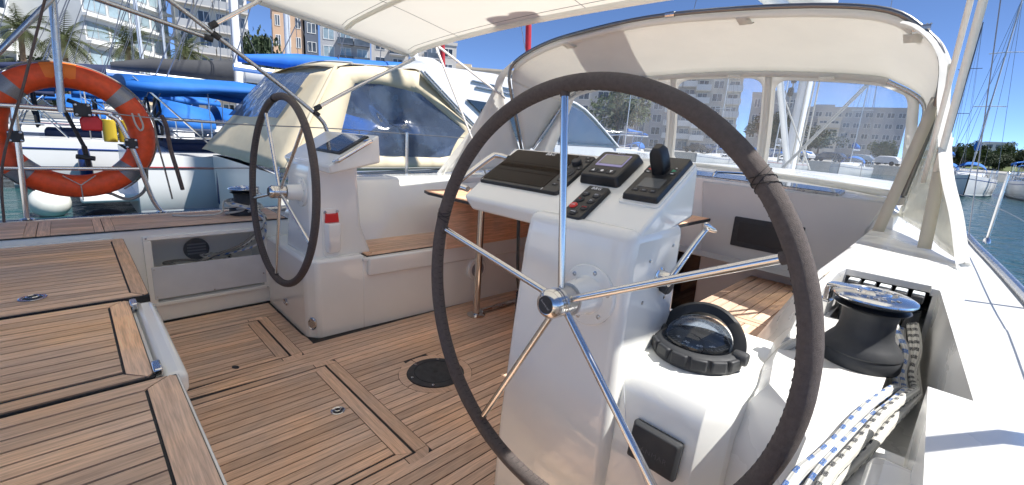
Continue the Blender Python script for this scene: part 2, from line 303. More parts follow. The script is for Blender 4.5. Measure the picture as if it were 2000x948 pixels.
for x, y in SHEER:
    hbm = x-XC; ring = []
    for f, z in ((1, DZ), (.99, .1), (.93, -.4), (.7, -.9), (0, -1.1)): ring.append((XC+hbm*f, y, z))
    for f, z in ((.7, -.9), (.93, -.4), (.99, .1), (1, DZ)): ring.append((XC-hbm*f, y, z))
    rings.append(ring)
hb.loft(rings, closed=False, caps=False); n = len(rings[0]); hb.f.append(tuple(range(n)))
struct(hb.build('hull', HULLW, smooth=50))
# decks
fd = MB(); fd.loft([[(x+.0, y, DZ+.005), (XC, y, DZ+.03), (mir(x), y, DZ+.005)] for x, y in [(-.0+s[0], s[1]) for s in SHEER if s[1] > 2.9] and [(.45, 2.8)]+SHEER[4:]], closed=False, caps=False)
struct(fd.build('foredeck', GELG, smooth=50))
def sidedeck(sign):
    m = MB(); rows = []
    for x, y in SHEER[:4]:
        xi, xo = .0, x
        a, b = ((xi, xo) if sign > 0 else (mir(xi), mir(xo)))
        rows.append([(a, y, DZ+.012), (lerp(a, b, .5), y, DZ+.012), (b, y, DZ+.004)])
    m.grid(rows); return m
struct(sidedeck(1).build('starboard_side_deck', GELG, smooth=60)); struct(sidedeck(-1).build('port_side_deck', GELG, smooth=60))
def toerail(f):
    pts = smooth_path([(f(x-.025), y, DZ+.02) for x, y in SHEER], 5); m = MB(); m.tube(pts, .026, 10); return m
struct(toerail(lambda x: x).build('starboard_toe_rail', STEELD)); struct(toerail(mir).build('port_toe_rail', STEELD))

# starboard coaming with winch well, rope trough and clutch tunnel
secs = [(3.0, -.46, -.28, .84, .03), (2.4, -.46, -.28, .84, .03), (1.75, -.45, -.275, .84, .03), (1.62, -.44, -.27, .81, .04), (1.5, -.42, -.26, .75, .05), (1.42, -.40, -.255, .725, .055), (1.2, -.36, -.23, .72, .08), (1.06, -.33, -.20, .72, .1), (.97, -.17, -.125, .72, .11), (.9, -.125, -.10, .72, .115), (.3, -.09, -.065, .72, .15)]
cb = MB(); rings = []
for y, xb, xi, zi, xo in secs:
    rings.append([(xb, y, -.1), (xb, y, .46), (lerp(xb, xi, .85), y, zi-.04), (xi, y, zi-.006), (xi+.015, y, zi), (max(-.205, xi+.02), y, zi), (max(-.195, xi+.03), y, .84), (xo-.005, y, .84), (xo+.03, y, .825), (xo+.10, y, .56), (xo+.14, y, .525), (xo+.14, y, -.1)])
cb.loft(rings)
def skewbox(a0, a1, b0, b1, z0, z1):      # (x0,x1,y) at near and far ends
    return MB().hexa([(a0[0], a0[1], z0), (a1[0], a1[1], z0), (b1[0], b1[1], z0), (b0[0], b0[1], z0), (a0[0], a0[1], z1), (a1[0], a1[1], z1), (b1[0], b1[1], z1), (b0[0], b0[1], z1)])
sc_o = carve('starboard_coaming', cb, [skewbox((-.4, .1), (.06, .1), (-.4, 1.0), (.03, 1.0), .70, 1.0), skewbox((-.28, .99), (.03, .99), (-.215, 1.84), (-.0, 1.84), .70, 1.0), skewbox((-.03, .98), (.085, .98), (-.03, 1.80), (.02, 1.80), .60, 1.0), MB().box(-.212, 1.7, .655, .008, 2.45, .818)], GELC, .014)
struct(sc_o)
struct(MB().prism([(-.20, 2.3), (.0, 2.3), (.0, 2.31), (-.20, 2.31)], .66, .815).build('rope_tunnel_end', BLKM, smooth=0))
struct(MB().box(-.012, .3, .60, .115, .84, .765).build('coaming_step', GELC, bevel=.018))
struct(MB().box(-.2465, 1.66, .835, -.2435, 2.95, .8406).build('coaming_seam', mat('seam_brown', (.42, .36, .3), .7), smooth=0))

# port coaming: forward backrest and aft locker wall
pc = MB(); rings = []
for y, xb, xi, zi in ((1.02, -2.98, -3.0, .60), (1.14, -2.80, -2.97, .82), (1.25, -2.75, -2.95, .845), (2.2, -2.74, -2.95, .85), (3.0, -2.73, -2.93, .86)):
    rings.append([(xb, y, -.1), (xb, y, .46), (lerp(xb, xi, .8), y, zi-.05), (lerp(xb, xi, .95), y, zi-.01), (xi-.03, y, zi), (-3.22, y, zi), (-3.26, y, zi-.02), (-3.34, y, .53), (-3.34, y, -.1)])
pc.loft(rings); struct(pc.build('port_coaming', GEL, bevel=.012, segs=3))
lk = MB().hexa([(-3.62, -.95, 0), (-3.145, -.95, 0), (-3.145, 1.02, 0), (-3.62, 1.02, 0), (-3.62, -.95, .565), (-3.13, -.95, .565), (-3.13, 1.02, .565), (-3.62, 1.02, .565)])
struct(carve('port_locker_wall', lk, [MB().box(-3.40, .27, .13, -3.0, .835, .505)], GEL, .008))
# locker frame, clear front and fixings
lf = thing('locker_pocket', 'white framed rope pocket with grey translucent front panel below the port teak coaming', 'locker', (-3.13, .55, 0))
fr = MB()
for a, b, c, d in ((.235, .50, .865, .525), (.235, .105, .865, .128), (.235, .128, .272, .50), (.832, .128, .865, .50)): fr.box(-3.142, a, b, -3.122, c, d)
fr.build('frame', GEL, lf, bevel=.004)
MB().box(-3.126, .258, .15, -3.118, .845, .345).build('front_panel', ACRY, lf, bevel=.002)
for y, z in ((.27, .33), (.83, .33), (.27, .165), (.83, .215), (.55, .158), (.25, .515), (.85, .515), (.25, .115), (.85, .115)):
    MB().lathe([(.005, 0), (.005, .002), (.002, .003)], 8, frame((-3.119, y, z), (0, 1, 0), (1, 0, 0))).build('screw', STEELD, lf)
# console bases and benches
sb_ = MB(); sb_.loft([[(-.90, ya, z), (-.30, ya, z), (-.25, ya+.05, z), (-.20, 1.2, z), (-.20, 1.42, z), (-.90, 1.42, z)] for ya, z in ((.925, -.05), (.93, .30), (.942, .48), (.957, .59), (.975, .628), (1.0, .648), (1.04, .659), (1.08, .661))])
struct(sb_.build('starboard_console_base', GEL, smooth=50, bevel=.012))
pb = MB(); pb.prism([(-3.14, .86), (-2.47, .86), (-2.41, .91), (-2.40, 1.19), (-3.14, 1.19)], -.05, .46)
struct(pb.build('port_console_base', GEL, bevel=.018, segs=3))
bn = MB().prism([(-2.40, 1.17), (-2.315, 3.0), (-2.9, 3.0), (-2.9, 1.17)], -.05, .425); struct(bn.build('port_bench', GEL, bevel=.01))
bl = MB().hexa([(-2.42, 1.2, .33), (-2.372, 1.2, .33), (-2.29, 3.0, .33), (-2.34, 3.0, .33), (-2.42, 1.2, .446), (-2.365, 1.2, .446), (-2.283, 3.0, .446), (-2.34, 3.0, .446)])
struct(bl.build('port_bench_lip', GEL, bevel=.012, segs=3))
struct(MB().box(-2.9, 1.17, .425, -2.38, 3.0, .445).build('port_bench_top', GEL, bevel=.004))
struct(MB().box(-.83, 1.38, -.05, -.40, 3.0, .435).build('starboard_bench', GEL, bevel=.012))
# aft seats
struct(MB().box(-3.13, -1.1, 0, .2, .125, .535).build('aft_seat_moulding', GEL, bevel=.012))
struct(MB().box(-1.945, .098, .48, -1.315, .158, .548).build('aft_seat_rail', GEL, bevel=.02, segs=4))
# cockpit floor base (black caulking shows in the joints)
struct_floor = struct(MB().box(-3.15, .1, -.06, -.0, 3.0, -.0025).build('cockpit_floor', CAULK, smooth=0))
# forward: bulkhead, cabin top
bk = MB(); bk.prism([(-1.12, -.1), (-.35, -.1), (-.30, .84), (-.25, 1.0), (-1.20, 1.0), (-1.13, .5)], 0, .05, frame((0, 3.0, 0), (1, 0, 0), (0, -1, 0)))
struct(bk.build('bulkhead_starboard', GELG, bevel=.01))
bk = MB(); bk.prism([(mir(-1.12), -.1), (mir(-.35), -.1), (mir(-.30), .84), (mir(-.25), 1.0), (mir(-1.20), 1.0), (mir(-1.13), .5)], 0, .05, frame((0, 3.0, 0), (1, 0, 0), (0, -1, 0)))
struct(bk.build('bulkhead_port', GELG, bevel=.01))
struct(MB().box(-2.1, 3.02, -.3, -1.08, 3.05, .95).build('companionway_door', BLKG, smooth=0))
ct = MB(); rings = []
for y, z, hw in ((2.965, .985, 1.36), (3.2, 1.01, 1.38), (4.5, 1.04, 1.34), (6.5, 1.0, 1.15), (8.5, .85, .75), (9.6, .6, .4)):
    rings.append([(XC+hw+.08, y, .5), (XC+hw+.02, y, z-.06), (XC+hw-.05, y, z-.005), (XC+hw*.5, y, z+.025), (XC, y, z+.04), (XC-hw*.5, y, z+.025), (XC-hw+.05, y, z-.005), (XC-hw-.02, y, z-.06), (XC-hw-.08, y, .5)])
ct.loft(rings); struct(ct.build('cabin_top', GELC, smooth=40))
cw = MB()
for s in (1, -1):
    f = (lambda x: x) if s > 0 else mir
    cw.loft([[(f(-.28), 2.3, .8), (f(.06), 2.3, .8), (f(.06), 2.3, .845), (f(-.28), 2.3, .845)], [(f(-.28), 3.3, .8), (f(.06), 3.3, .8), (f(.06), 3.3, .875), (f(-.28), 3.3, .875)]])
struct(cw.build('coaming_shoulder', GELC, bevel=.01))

# ------------------------------------------------------------------ teak laid deck: every plank its own piece
def plank(poly, z0, z1, m, parent, name='plank'):
    return MB().prism(poly, z0, z1).build(name, m, parent, smooth=0)
def strips(x0, x1, wdt, spans, z, m, parent, gap=.005, axis='y', off=0):
    """planks along y between x0 and x1; spans(x) -> list of (ya, yb)"""
    x = x0+off; k = 0
    while x < x1-.008:
        xa, xb = max(x, x0)+gap/2, min(x+wdt, x1)-gap/2; x += wdt
        if xb-xa < .006: continue
        A, B, Mi = spans(xa), spans(xb), spans((xa+xb)/2)
        if len(A) != len(B): A = B = Mi
        for (a0, a1), (b0, b1) in zip(A, B):
            if min(a1-a0, b1-b0) < .01 and max(a1-a0, b1-b0) < .03: continue
            a1 = max(a1, a0+.002); b1 = max(b1, b0+.002)
            poly = [(xa, a0), (xb, b0), (xb, b1), (xa, a1)]
            if axis == 'x': poly = [(q, p) for p, q in poly]
            plank(poly, z-.008, z+rnd.uniform(-.0003, .0003), m, parent); k += 1
    return k
def minus(iv, cut):
    out = []
    for a, b in iv:
        if cut[1] <= a or cut[0] >= b: out.append((a, b)); continue
        if cut[0]-a > .012: out.append((a, cut[0]))
        if b-cut[1] > .012: out.append((cut[1], b))
    return out
G = .003
H1 = (-2.91, -2.245, .12, .772); H2 = (-2.135, -1.205, .12, .872); DC, DR = (-1.687, 1.212), .188
def floor_spans(x):
    iv = [(.13, 2.94)]
    if x < -2.355: iv = [(.13, .845 if x < -2.52 else .845+.0*(x+2.4))]
    if x < -2.34 and x >= -2.47: iv = [(.13, .855)]
    if -2.36 <= x: iv = [(.13, 2.94)]
    if x > -.945: iv = [(.13, .92)]
    for h in (H1, H2):
        if h[0] < x < h[1]: iv = minus(iv, (h[2]-.1, h[3]))
    d = DR**2-(x-DC[0])**2
    if d > 0: iv = minus(iv, (DC[1]-math.sqrt(d), DC[1]+math.sqrt(d)))
    return iv
strips(-3.12, -.12, .0475, floor_spans, 0, TEAK, struct_floor)
# border boards round the port console base
for poly in ([(-3.12, .848), (-2.50, .848), (-2.50, .812), (-3.12, .812)], [(-2.497, .848), (-2.463, .848), (-2.395, .905), (-2.37, .905), (-2.37, .87), (-2.45, .81), (-2.497, .81)], [(-2.392, .91), (-2.367, .91), (-2.362, 1.2), (-2.387, 1.2)]): pass
# hatches in the floor
def hatch(h, label, ring_xy, dark=None):
    x0, x1, y0, y1 = h; t = thing('floor_hatch', label, 'hatch', ((x0+x1)/2, (y0+y1)/2, 0))
    fw_ = .055
    # outer frame: forward board with rounded corners, side boards
    def fr_piece(poly): plank(poly, -.008, .0002, TEAKX, t, 'frame_board')
    c = .05
    fr_piece([(x0+c+G, y1-fw_), (x1-c-G, y1-fw_), (x1-c-G, y1-G), (x0+c+G, y1-G)])
    for s, xe in ((1, x1), (-1, x0)):
        arc = [(xe-s*c+s*(c-G)*math.sin(R(a)), y1-c+(c-G)*math.cos(R(a))) for a in range(0, 91, 15)]
        fr_piece([(xe-s*c, y1-fw_)]+arc+[(xe-s*G, y1-.105), (xe-s*(.042), y1-.105), (xe-s*.042, y1-fw_)] if s > 0 else ([(xe-s*c, y1-fw_)]+arc+[(xe-s*G, y1-.105), (xe-s*(.042), y1-.105), (xe-s*.042, y1-fw_)])[::-1])
        pl = [(xe-s*.042, .135), (xe-s*G, .135), (xe-s*G, y1-.109), (xe-s*.042, y1-.109)]
        plank(pl if s > 0 else pl[::-1], -.008, .0002, TEAK, t, 'frame_board')
    # lid: forward margin board and planks
    a0, a1 = x0+.05, x1-.05; ym = y1-fw_-.008
    lid = MB().prism([(a0, .13), (a1, .13), (a1, ym), (a0, ym)], -.02, -.0035).build('lid', CAULK, t, smooth=0)
    plank([(a0+.03, ym-.058), (a1-.03, ym-.058), (a1-.002, ym-.004), (a0+.002, ym-.004)], -.008, .0005, TEAKX, t, 'margin_board')
    plank([(a0+.002, .135), (a0+.03, .135), (a0+.03, ym-.062), (a0+.002, ym-.008)], -.008, .0005, TEAK, t, 'margin_board')
    plank([(a1-.03, .135), (a1-.002, .135), (a1-.002, ym-.008), (a1-.03, ym-.062)], -.008, .0005, TEAK, t, 'margin_board')
    strips(a0+.032, a1-.032, .0475, lambda x: [(.135, ym-.062)], .0005, TEAK, t)
    return t
h1 = hatch(H1, 'teak floor hatch beside the locker pocket with a dark oval finger hole', None)
MB().prism([(.022*math.cos(R(a)), .013*math.sin(R(a))) for a in range(0, 360, 20)], 0, .0012, Matrix.Translation((-2.33, .466, .0005))@Matrix.Rotation(R(20), 4, 'Z')).build('finger_hole', BLKM, h1)
h2 = hatch(H2, 'large teak floor hatch in the middle with a steel ring latch', None)
def ring_latch(c, z, parent, r=.03, sx=1.0):
    M = Matrix.Translation((c[0], c[1], z)); o = MB().lathe([(r*.99, 0), (r, .002), (r*.9, .0035), (r*.72, .0022), (r*.70, .0006)], 24, M).build('latch_plate', STEEL, parent)
    MB().prism(circ(r*.68, 20), .0006, .0012, M).build('latch_recess', BLKM, parent, smooth=0)
    p = [(c[0]+r*.42*math.cos(R(a))-.004, c[1]+r*.42*math.sin(R(a)), z+.004) for a in range(0, 360, 24)]
    MB().tube(p, .003, 6, closed=True).build('latch_ring', STEEL, parent)
ring_latch((-1.681, .70), .0008, h2)
# round inspection hatch
rh = thing('inspection_hatch', 'round black screw-down deck hatch set in a teak ring', 'hatch', (DC[0], DC[1], 0))
for k in range(4):
    a0, a1 = 10+90*k, 98+90*k
    poly = [(DC[0]+(DR-G)*math.cos(R(a0+(a1-a0)*i/10)), DC[1]+(DR-G)*math.sin(R(a0+(a1-a0)*i/10))) for i in range(11)]+[(DC[0]+.146*math.cos(R(a1-(a1-a0)*i/10)), DC[1]+.146*math.sin(R(a1-(a1-a0)*i/10))) for i in range(11)]
    plank(poly, -.008, .0004, TEAKX if k % 2 else TEAK, rh, 'ring_segment')
Md = Matrix.Translation((DC[0], DC[1], 0))
MB().lathe([(.143, -.002), (.142, .005), (.112, .0065), (.110, .0035), (.106, .0035), (.104, .0065), (.0, .0068)], 40, Md).build('cover_plate', BLKM, rh)
for k in range(6): MB().lathe([(.007, .005), (.007, .0075), (.004, .008), (.003, .0068)], 10, Md@Matrix.Translation((.127*math.cos(R(60*k+20)), .127*math.sin(R(60*k+20)), 0))).build('screw', STEEL, rh)
MB().lathe([(.012, .0066), (.011, .0076), (.004, .0076)], 12, Md).build('key_hole', CAULK, rh)

# aft seats: three teak panels
def seat_panel(name, label, x0, x1, yf, z, margin, side_l=True, side_r=True, back=-1.05, rear=.0):
    t = thing(name, label, 'seat', ((x0+x1)/2, -.4, z))
    MB().box(x0-.004, back, z-.03, x1+.004, yf+.002, z-.0035).build('base_board', CAULK, t, smooth=0, bevel=.002)
    c = .03
    poly = [(x0+.045, yf-margin), (x1-.045, yf-margin), (x1-.002, yf-.012), (x1-.014, yf-.001), (x0+.014, yf-.001), (x0+.002, yf-.012)]
    plank(poly, z-.012, z+.0004, TEAKAX, t, 'margin_board')
    plank([(x0+.002, back), (x0+.045, back), (x0+.045, yf-margin-.006), (x0+.002, yf-.018)], z-.012, z+.0004, TEAKA, t, 'margin_board')
    plank([(x1-.045, back), (x1-.002, back), (x1-.002, yf-.018), (x1-.045, yf-margin-.006)], z-.012, z+.0004, TEAKA, t, 'margin_board')
    strips(x0+.049, x1-.049, .0475, lambda x: [(back, yf-margin-.006)], z, TEAKA, t, gap=.0058)
    return t
sA = seat_panel('stern_bench', 'teak aft seat panel nearest the port coaming with a steel lifting ring', -2.975, -1.985, .148, .56, .045)
ring_latch((-2.13, -.145), .5608, sA, .036)
sB = seat_panel('stern_bench_flap', 'hinged teak seat flap between the two fixed aft seat panels', -1.955, -1.325, .088, .558, .05)
for x in (-1.905, -1.36):
    MB().box(x-.03, .088, .545, x+.03, .108, .568).build('hinge', STEEL, sB, bevel=.004)
sC = seat_panel('stern_bench', 'near teak aft seat panel with wide margin board in the lower left corner', -1.295, .1, .128, .562, .06)
MB().box(-1.297, .1285, .50, .1, .1345, .5585).build('edge_trim', GEL, sC, bevel=.002)
MB().tube([(-1.17, .13, .44), (-1.17, .155, .43), (-1.16, .16, .41), (-1.16, .13, .40)], .004, 6).build('cord_loop', ROPE, sC)
# teak on the port coaming
pt = struct(MB().box(-3.56, -1.0, .566, -3.12, 1.0, .5705).build('port_coaming_top', CAULK, smooth=0))
def pct(x):
    iv = [(-1.0, .985)]
    for a, b in ((-.205, -.165), (-.161, -.115), (.05, .085), (.089, .13)): iv = minus(iv, (a-.002, b+.002))
    return iv
strips(-3.50, -3.13, .043, pct, .576, TEAK, pt)
for a, b in ((-.205, -.165), (-.161, -.115), (.05, .085), (.089, .13)): plank([(-3.50, a), (-3.13, a), (-3.13, b), (-3.50, b)], .567, .5765, TEAKX, pt, 'cross_board')
plank([(-3.545, -1.0), (-3.505, -1.0), (-3.505, .985), (-3.545, .985)], .567, .5765, TEAK, pt, 'cross_board')
# bench slats
bt = struct(MB().box(-2.79, 1.2, .446, -2.40, 2.95, .4515).build('port_bench_teak', CAULK, smooth=0))
strips(-2.79, -2.432, .043, lambda x: [(1.25, 2.95)], .457, TEAK, bt)
plank([(-2.79, 1.204), (-2.402, 1.204), (-2.436, 1.246), (-2.79, 1.246)], .448, .4575, TEAKX, bt, 'margin_board')
plank([(-2.43, 1.252), (-2.40, 1.212), (-2.402, 2.95), (-2.43, 2.95)], .448, .4575, TEAK, bt, 'margin_board')
bs = struct(MB().box(-.80, 1.43, .436, -.455, 2.945, .4515).build('starboard_bench_teak', CAULK, smooth=0))
def bss(x): return minus(minus([(1.44, 2.94)], (2.07, 2.115)), (2.119, 2.165))
strips(-.757, -.46, .052, bss, .459, TEAK, bs)
plank([(-.798, 1.44), (-.76, 1.44), (-.76, 2.065), (-.798, 2.065)], .448, .4595, TEAK, bs, 'margin_board'); plank([(-.798, 2.169), (-.76, 2.169), (-.76, 2.94), (-.798, 2.94)], .448, .4595, TEAK, bs, 'margin_board')
for a, b in ((2.072, 2.113), (2.12, 2.163)): plank([(-.798, a), (-.46, a), (-.46, b), (-.798, b)], .448, .4598, TEAKX, bs, 'cross_board')

# ------------------------------------------------------------------ steering wheels
TL = .058; CW = V(-.607, .792, .829); EN = V(0, -math.cos(TL), math.sin(TL))
def steering_wheel(label, c, phase, lash):
    t = thing('steering_wheel', label, 'steering wheel', c, 'twin steering wheels'); M = frame(c, (1, 0, 0), EN)
    def P(a, r, z=0): return M@V(r*math.cos(R(a)), r*math.sin(R(a)), z)
    m = MB(); rr = [.0188+.0007*noise.noise((k*.35, c[0]*3, 0)) for k in range(144)]
    m.tube([P(k*2.5, .5) for k in range(144)], rr, 14, closed=True); rim = m.build('rim', LEATH, t, smooth=60)
    st = MB()                                                    # stitches along the inner edge of the leather
    for k in range(168):
        a = 360*k/168
        st.tube([P(a, .4822, -.006), P(a+.35, .4812, 0), P(a+.1, .4822, .008)], .0007, 4)
    stuff(st.build('stitching', STITCH, rim))
    for a0 in lash:                                              # criss-cross lashing where the leather ends meet
        l = MB()
        for i, (b0, b1) in enumerate(((-2.2, 1.2), (1.6, -1.8), (-.6, 2.6), (2.4, -.4))):
            l.tube([P(a0+lerp(b0, b1, j/8), .5+.0202*math.cos(R(q)), .0202*math.sin(R(q))) for j, q in enumerate(range(-30, 215, 30))], .0009, 4)
        l.build('lashing', STITCH, rim)
    for k in range(5):
        a = phase+72*k; m = MB(); m.tube([P(a, .028), P(a, .484)], .0088, 12); s = m.build('spoke', STEEL, t)
        MB().tube([P(a, .474), P(a, .487)], .0112, 12).build('spoke_collar', LEATH, s)
    MB().lathe([(.030, -.028), (.0345, -.024), (.0345, .012), (.033, .014)], 36, M).build('hub', STEELD, t)
    MB().lathe([(.0325, .014), (.0325, .017), (.0352, .0175), (.0352, .022), (.0325, .0225), (.0325, .026), (.0352, .0265), (.0352, .031), (.0325, .0315), (.0325, .034), (.0355, .0345), (.035, .043), (.030, .052), (.022, .057), (.0205, .0565)], 40, M).build('hub_cap', STEEL, t)
    d = MB().lathe([(.0212, .0563), (.0205, .0583), (.0, .0586)], 32, M).build('hub_badge', BLKM, t)
    lettering('Jefa Steering', .0062, M@Matrix.Translation((0, 0, .0588))@Matrix.Rotation(R(145), 4, 'Z'), GREYP, d)
    return t
steering_wheel('near leather-rimmed steering wheel in front of the starboard console', CW, 98, (41, 165))
steering_wheel('far leather-rimmed steering wheel at the port console', V(-2.576, .792, .829), 120, (100,))

# ------------------------------------------------------------------ helm consoles
AS = R(30.5); DV = V(0, math.cos(AS), math.sin(AS)); DN = V(0, -math.sin(AS), math.cos(AS))
def console(label, xh, xcol, zb, wheel_x, handle):
    t = thing('helm_console', label, 'helm console', (sum(xcol)/2, 1.05, 0), 'helm consoles')
    m = MB(); rings = []
    for z, dx0, dx1, ya, yb in ((zb, -.06, .005, .903, 1.27), (.30, -.05, .003, .905, 1.24), (.62, -.025, 0, .907, 1.205), (.90, 0, 0, .908, 1.19), (1.0, .004, 0, .925, 1.19)):
        if z < zb: continue
        rings.append([(xcol[0]+dx0, ya, z), (xcol[1]+dx1, ya, z), (xcol[1]+dx1, yb, z), (xcol[0]+dx0, yb, z)])
    m.loft(rings); col = m.build('pedestal', GEL, t, bevel=.028, segs=5)
    x0, x1 = xh-.34, xh+.34; m = MB()
    prof = [(.948, .992), (.962, .948), (1.245, 1.010), (1.24, 1.162)]
    m.loft([[(x0-.0, prof[0][0], prof[0][1]), (x0+.035, prof[1][0], prof[1][1]), (x0-.02, prof[2][0], prof[2][1]), (x0-.055, prof[3][0], prof[3][1])], [(x1, prof[0][0], prof[0][1]), (x1-.01, prof[1][0], prof[1][1]), (x1-.005, prof[2][0], prof[2][1]), (x1-.01, prof[3][0], prof[3][1])]])
    dash = m.build('dashboard', GEL, t, bevel=.012, segs=4)
    hx = x0-.05 if handle < 0 else x1+.012; s = handle
    p = [(hx-s*.03, .985, 1.012), (hx+s*.022, .982, 1.02), (hx+s*.036, 1.0, 1.035), (hx+s*.036, 1.14, 1.118), (hx+s*.022, 1.165, 1.128), (hx-s*.04, 1.165, 1.123)]
    MB().tube(smooth_path(p, 5), .0105, 12).build('grab_handle', STEEL, dash)
    Mf = frame((wheel_x, .906, .822), (1, 0, 0), EN)
    fl = MB().lathe([(.079, -.004), (.079, .006), (.076, .009), (.05, .011), (.046, .02), (.041, .085), (.03, .085)], 40, Mf).build('shaft_flange', GEL, col)
    for k in range(6):
        Ms = Mf@Matrix.Translation((.063*math.cos(R(60*k+15)), .063*math.sin(R(60*k+15)), .009))
        MB().lathe([(.0062, -.001), (.006, .0015), (.003, .0022), (.002, .0005)], 12, Ms).build('screw', STEELD, col)
    Md = frame((xh, .955, .995), (1, 0, 0), DN)
    return t, col, dash, Md
def slab(parent, Md, name, cx, cy, w_, h_, z0, z1, m, r=.008, taper=0, bevel=.002):
    b = MB()
    if taper:
        b.loft([[Md@V(x, y, z0) for x, y in rrect(w_, h_, r, 3, cx, cy)], [Md@V(x, y, z1) for x, y in rrect(w_-taper, h_-taper, r, 3, cx, cy)]])
    else: b.prism(rrect(w_, h_, r, 3, cx, cy), z0, z1, Md)
    return b.build(name, m, parent, bevel=bevel)
sh, scol, sdash, MD = console('near white helm console with chart plotter, displays and throttle lever, starboard side', -.85, (-.86, -.508), -.04, -.609, -1)
def T(x, y, z, a=0): return MD@Matrix.Translation((x, y, z))@Matrix.Rotation(R(a), 4, 'Z')
# chart plotter
cp = slab(sh, MD, 'chart_plotter', -.168, .192, .362, .22, -.002, .011, BLK, .012, .006); cp['label'] = 'large black chart plotter with dark reflecting screen'
slab(cp, MD, 'screen', -.198, .196, .288, .196, .0105, .0122, SCREEN, .004, 0, 0)
lettering('B&G', .021, T(-.17, .284, .0126), WHT, cp, spacing=1.05, shear=.1)
MB().lathe([(.0165, .01), (.016, .022), (.014, .0245), (.0, .0245)], 28, T(-.03, .248, 0)).build('dial_knob', BLKM, cp)
MB().lathe([(.026, .0105), (.025, .0135), (.015, .0125), (.013, .014), (0, .0142)], 28, T(-.028, .193, 0)).build('cursor_ring', BLKM, cp)
for x, y in ((-.012, .285), (.0, .268), (-.045, .22), (-.005, .222), (-.028, .15), (-.028, .125)):
    b = slab(cp, MD, 'button', x, y, .02, .012, .0105, .0128, BLKM, .005, 0, 0); slab(b, MD, 'mark', x, y, .006, .003, .0128, .0131, GREYP, .001, 0, 0)
for x in (-.335, -.055): slab(cp, MD, 'mark', x, .093, .002, .012, .0108, .0116, WHT, .0008, 0, 0)
# small display
dp = slab(sh, MD, 'instrument_display', .104, .238, .142, .152, 0, .03, BLK, .012, .016, .004); dp['label'] = 'small black display with grey screen and three buttons'
sc1 = slab(dp, MD, 'screen_rim', .106, .256, .092, .064, .0295, .031, LILAC, .003, 0, 0); slab(sc1, MD, 'screen', .106, .26, .082, .05, .031, .0315, LCD, .002, 0, 0)
lettering('Quick', .011, T(.108, .299, .0305), WHT, dp)
for k, x in enumerate((.074, .104, .134)):
    b = slab(dp, MD, 'button', x, .197, .026, .021, .0297, .0318, BLKM, .003)
    q = {0: [(-.005, -.005), (.005, -.005), (0, .006)], 1: circ(.005, 14), 2: [(-.005, .005), (0, -.006), (.005, .005)]}[k]
    MB().prism(q, .0316, .0322, T(x, .197, 0)).build('mark', WHT, b, smooth=0)
# autopilot keypad
kp = slab(sh, MD, 'autopilot_keypad', .128, .066, .076, .156, 0, .014, BLK, .008, .006, .003); kp['label'] = 'narrow black autopilot keypad with one red round button'
slab(kp, MD, 'name_plate', .128, .129, .064, .02, .0138, .0145, BLKM, .002, 0, 0); lettering('B&G', .0165, T(.126, .129, .0148), WHT, kp, spacing=1.05, shear=.1)
for x, y, s_, m_, c_ in ((.110, .099, '<10', BLKM, GREYP), (.147, .098, '10>', BLKM, WHT), (.110, .07, '<1', BLKM, RED), (.147, .07, '1>', BLKM, WHT), (.108, .04, 'STBY', RED, WHT), (.147, .038, 'AUTO', BLKM, RED), (.128, .012, 'MODE', BLKM, WHT)):
    b = MB().lathe([(.0125, .0135), (.0122, .016), (.0105, .0172), (0, .0174)], 22, T(x, y, 0)).build('button', m_, kp); lettering(s_, .0085 if len(s_) < 4 else .0055, T(x, y, .0176), c_, b)
# thruster joystick panel
jb = slab(sh, MD, 'thruster_panel', .268, .212, .118, .222, -.001, .006, GEL, .01, 0, .002); jb['label'] = 'black thruster joystick panel on a white plinth'
slab(jb, MD, 'panel_body', .268, .216, .106, .206, .005, .022, BLK, .006, .008, .003)
slab(jb, MD, 'screen', .272, .18, .064, .044, .0217, .0228, LCDD, .002, 0, 0)
for k, (x, s_) in enumerate(((.243, 'ON'), (.268, 'SET'), (.293, 'OFF'))):
    b = slab(jb, MD, 'button', x, .143, .02, .012, .0215, .0235, BLKM, .002, 0, .001); lettering(s_, .0058, T(x, .143, .0237), GREYP, b)
b = MB(); b.loft([[T(.264, .245, 0)@V(x, y, z) for x, y in rrect(wx, wy, .006, 3)] for wx, wy, z in ((.036, .046, .02), (.04, .044, .055), (.036, .04, .082), (.02, .026, .096))]); js = b.build('joystick', BLK, jb, bevel=.003)
for x, m_ in ((.232, RED), (.302, GREEN)):
    b = slab(jb, MD, 'button', x, .245, .024, .034, .0212, .0232, BLKM, .003, 0, 0); s_ = -1 if m_ is RED else 1
    MB().prism([(-.006*s_, -.007), (.007*s_, 0), (-.006*s_, .007)][::s_], .0232, .0238, T(x, .245, 0)).build('mark', m_, b, smooth=0)
    slab(b, MD, 'dot', x, .259, .005, .003, .0232, .0238, WHT, .001, 0, 0); slab(b, MD, 'dot', x, .231, .008, .003, .0232, .0238, WHT, .001, 0, 0)
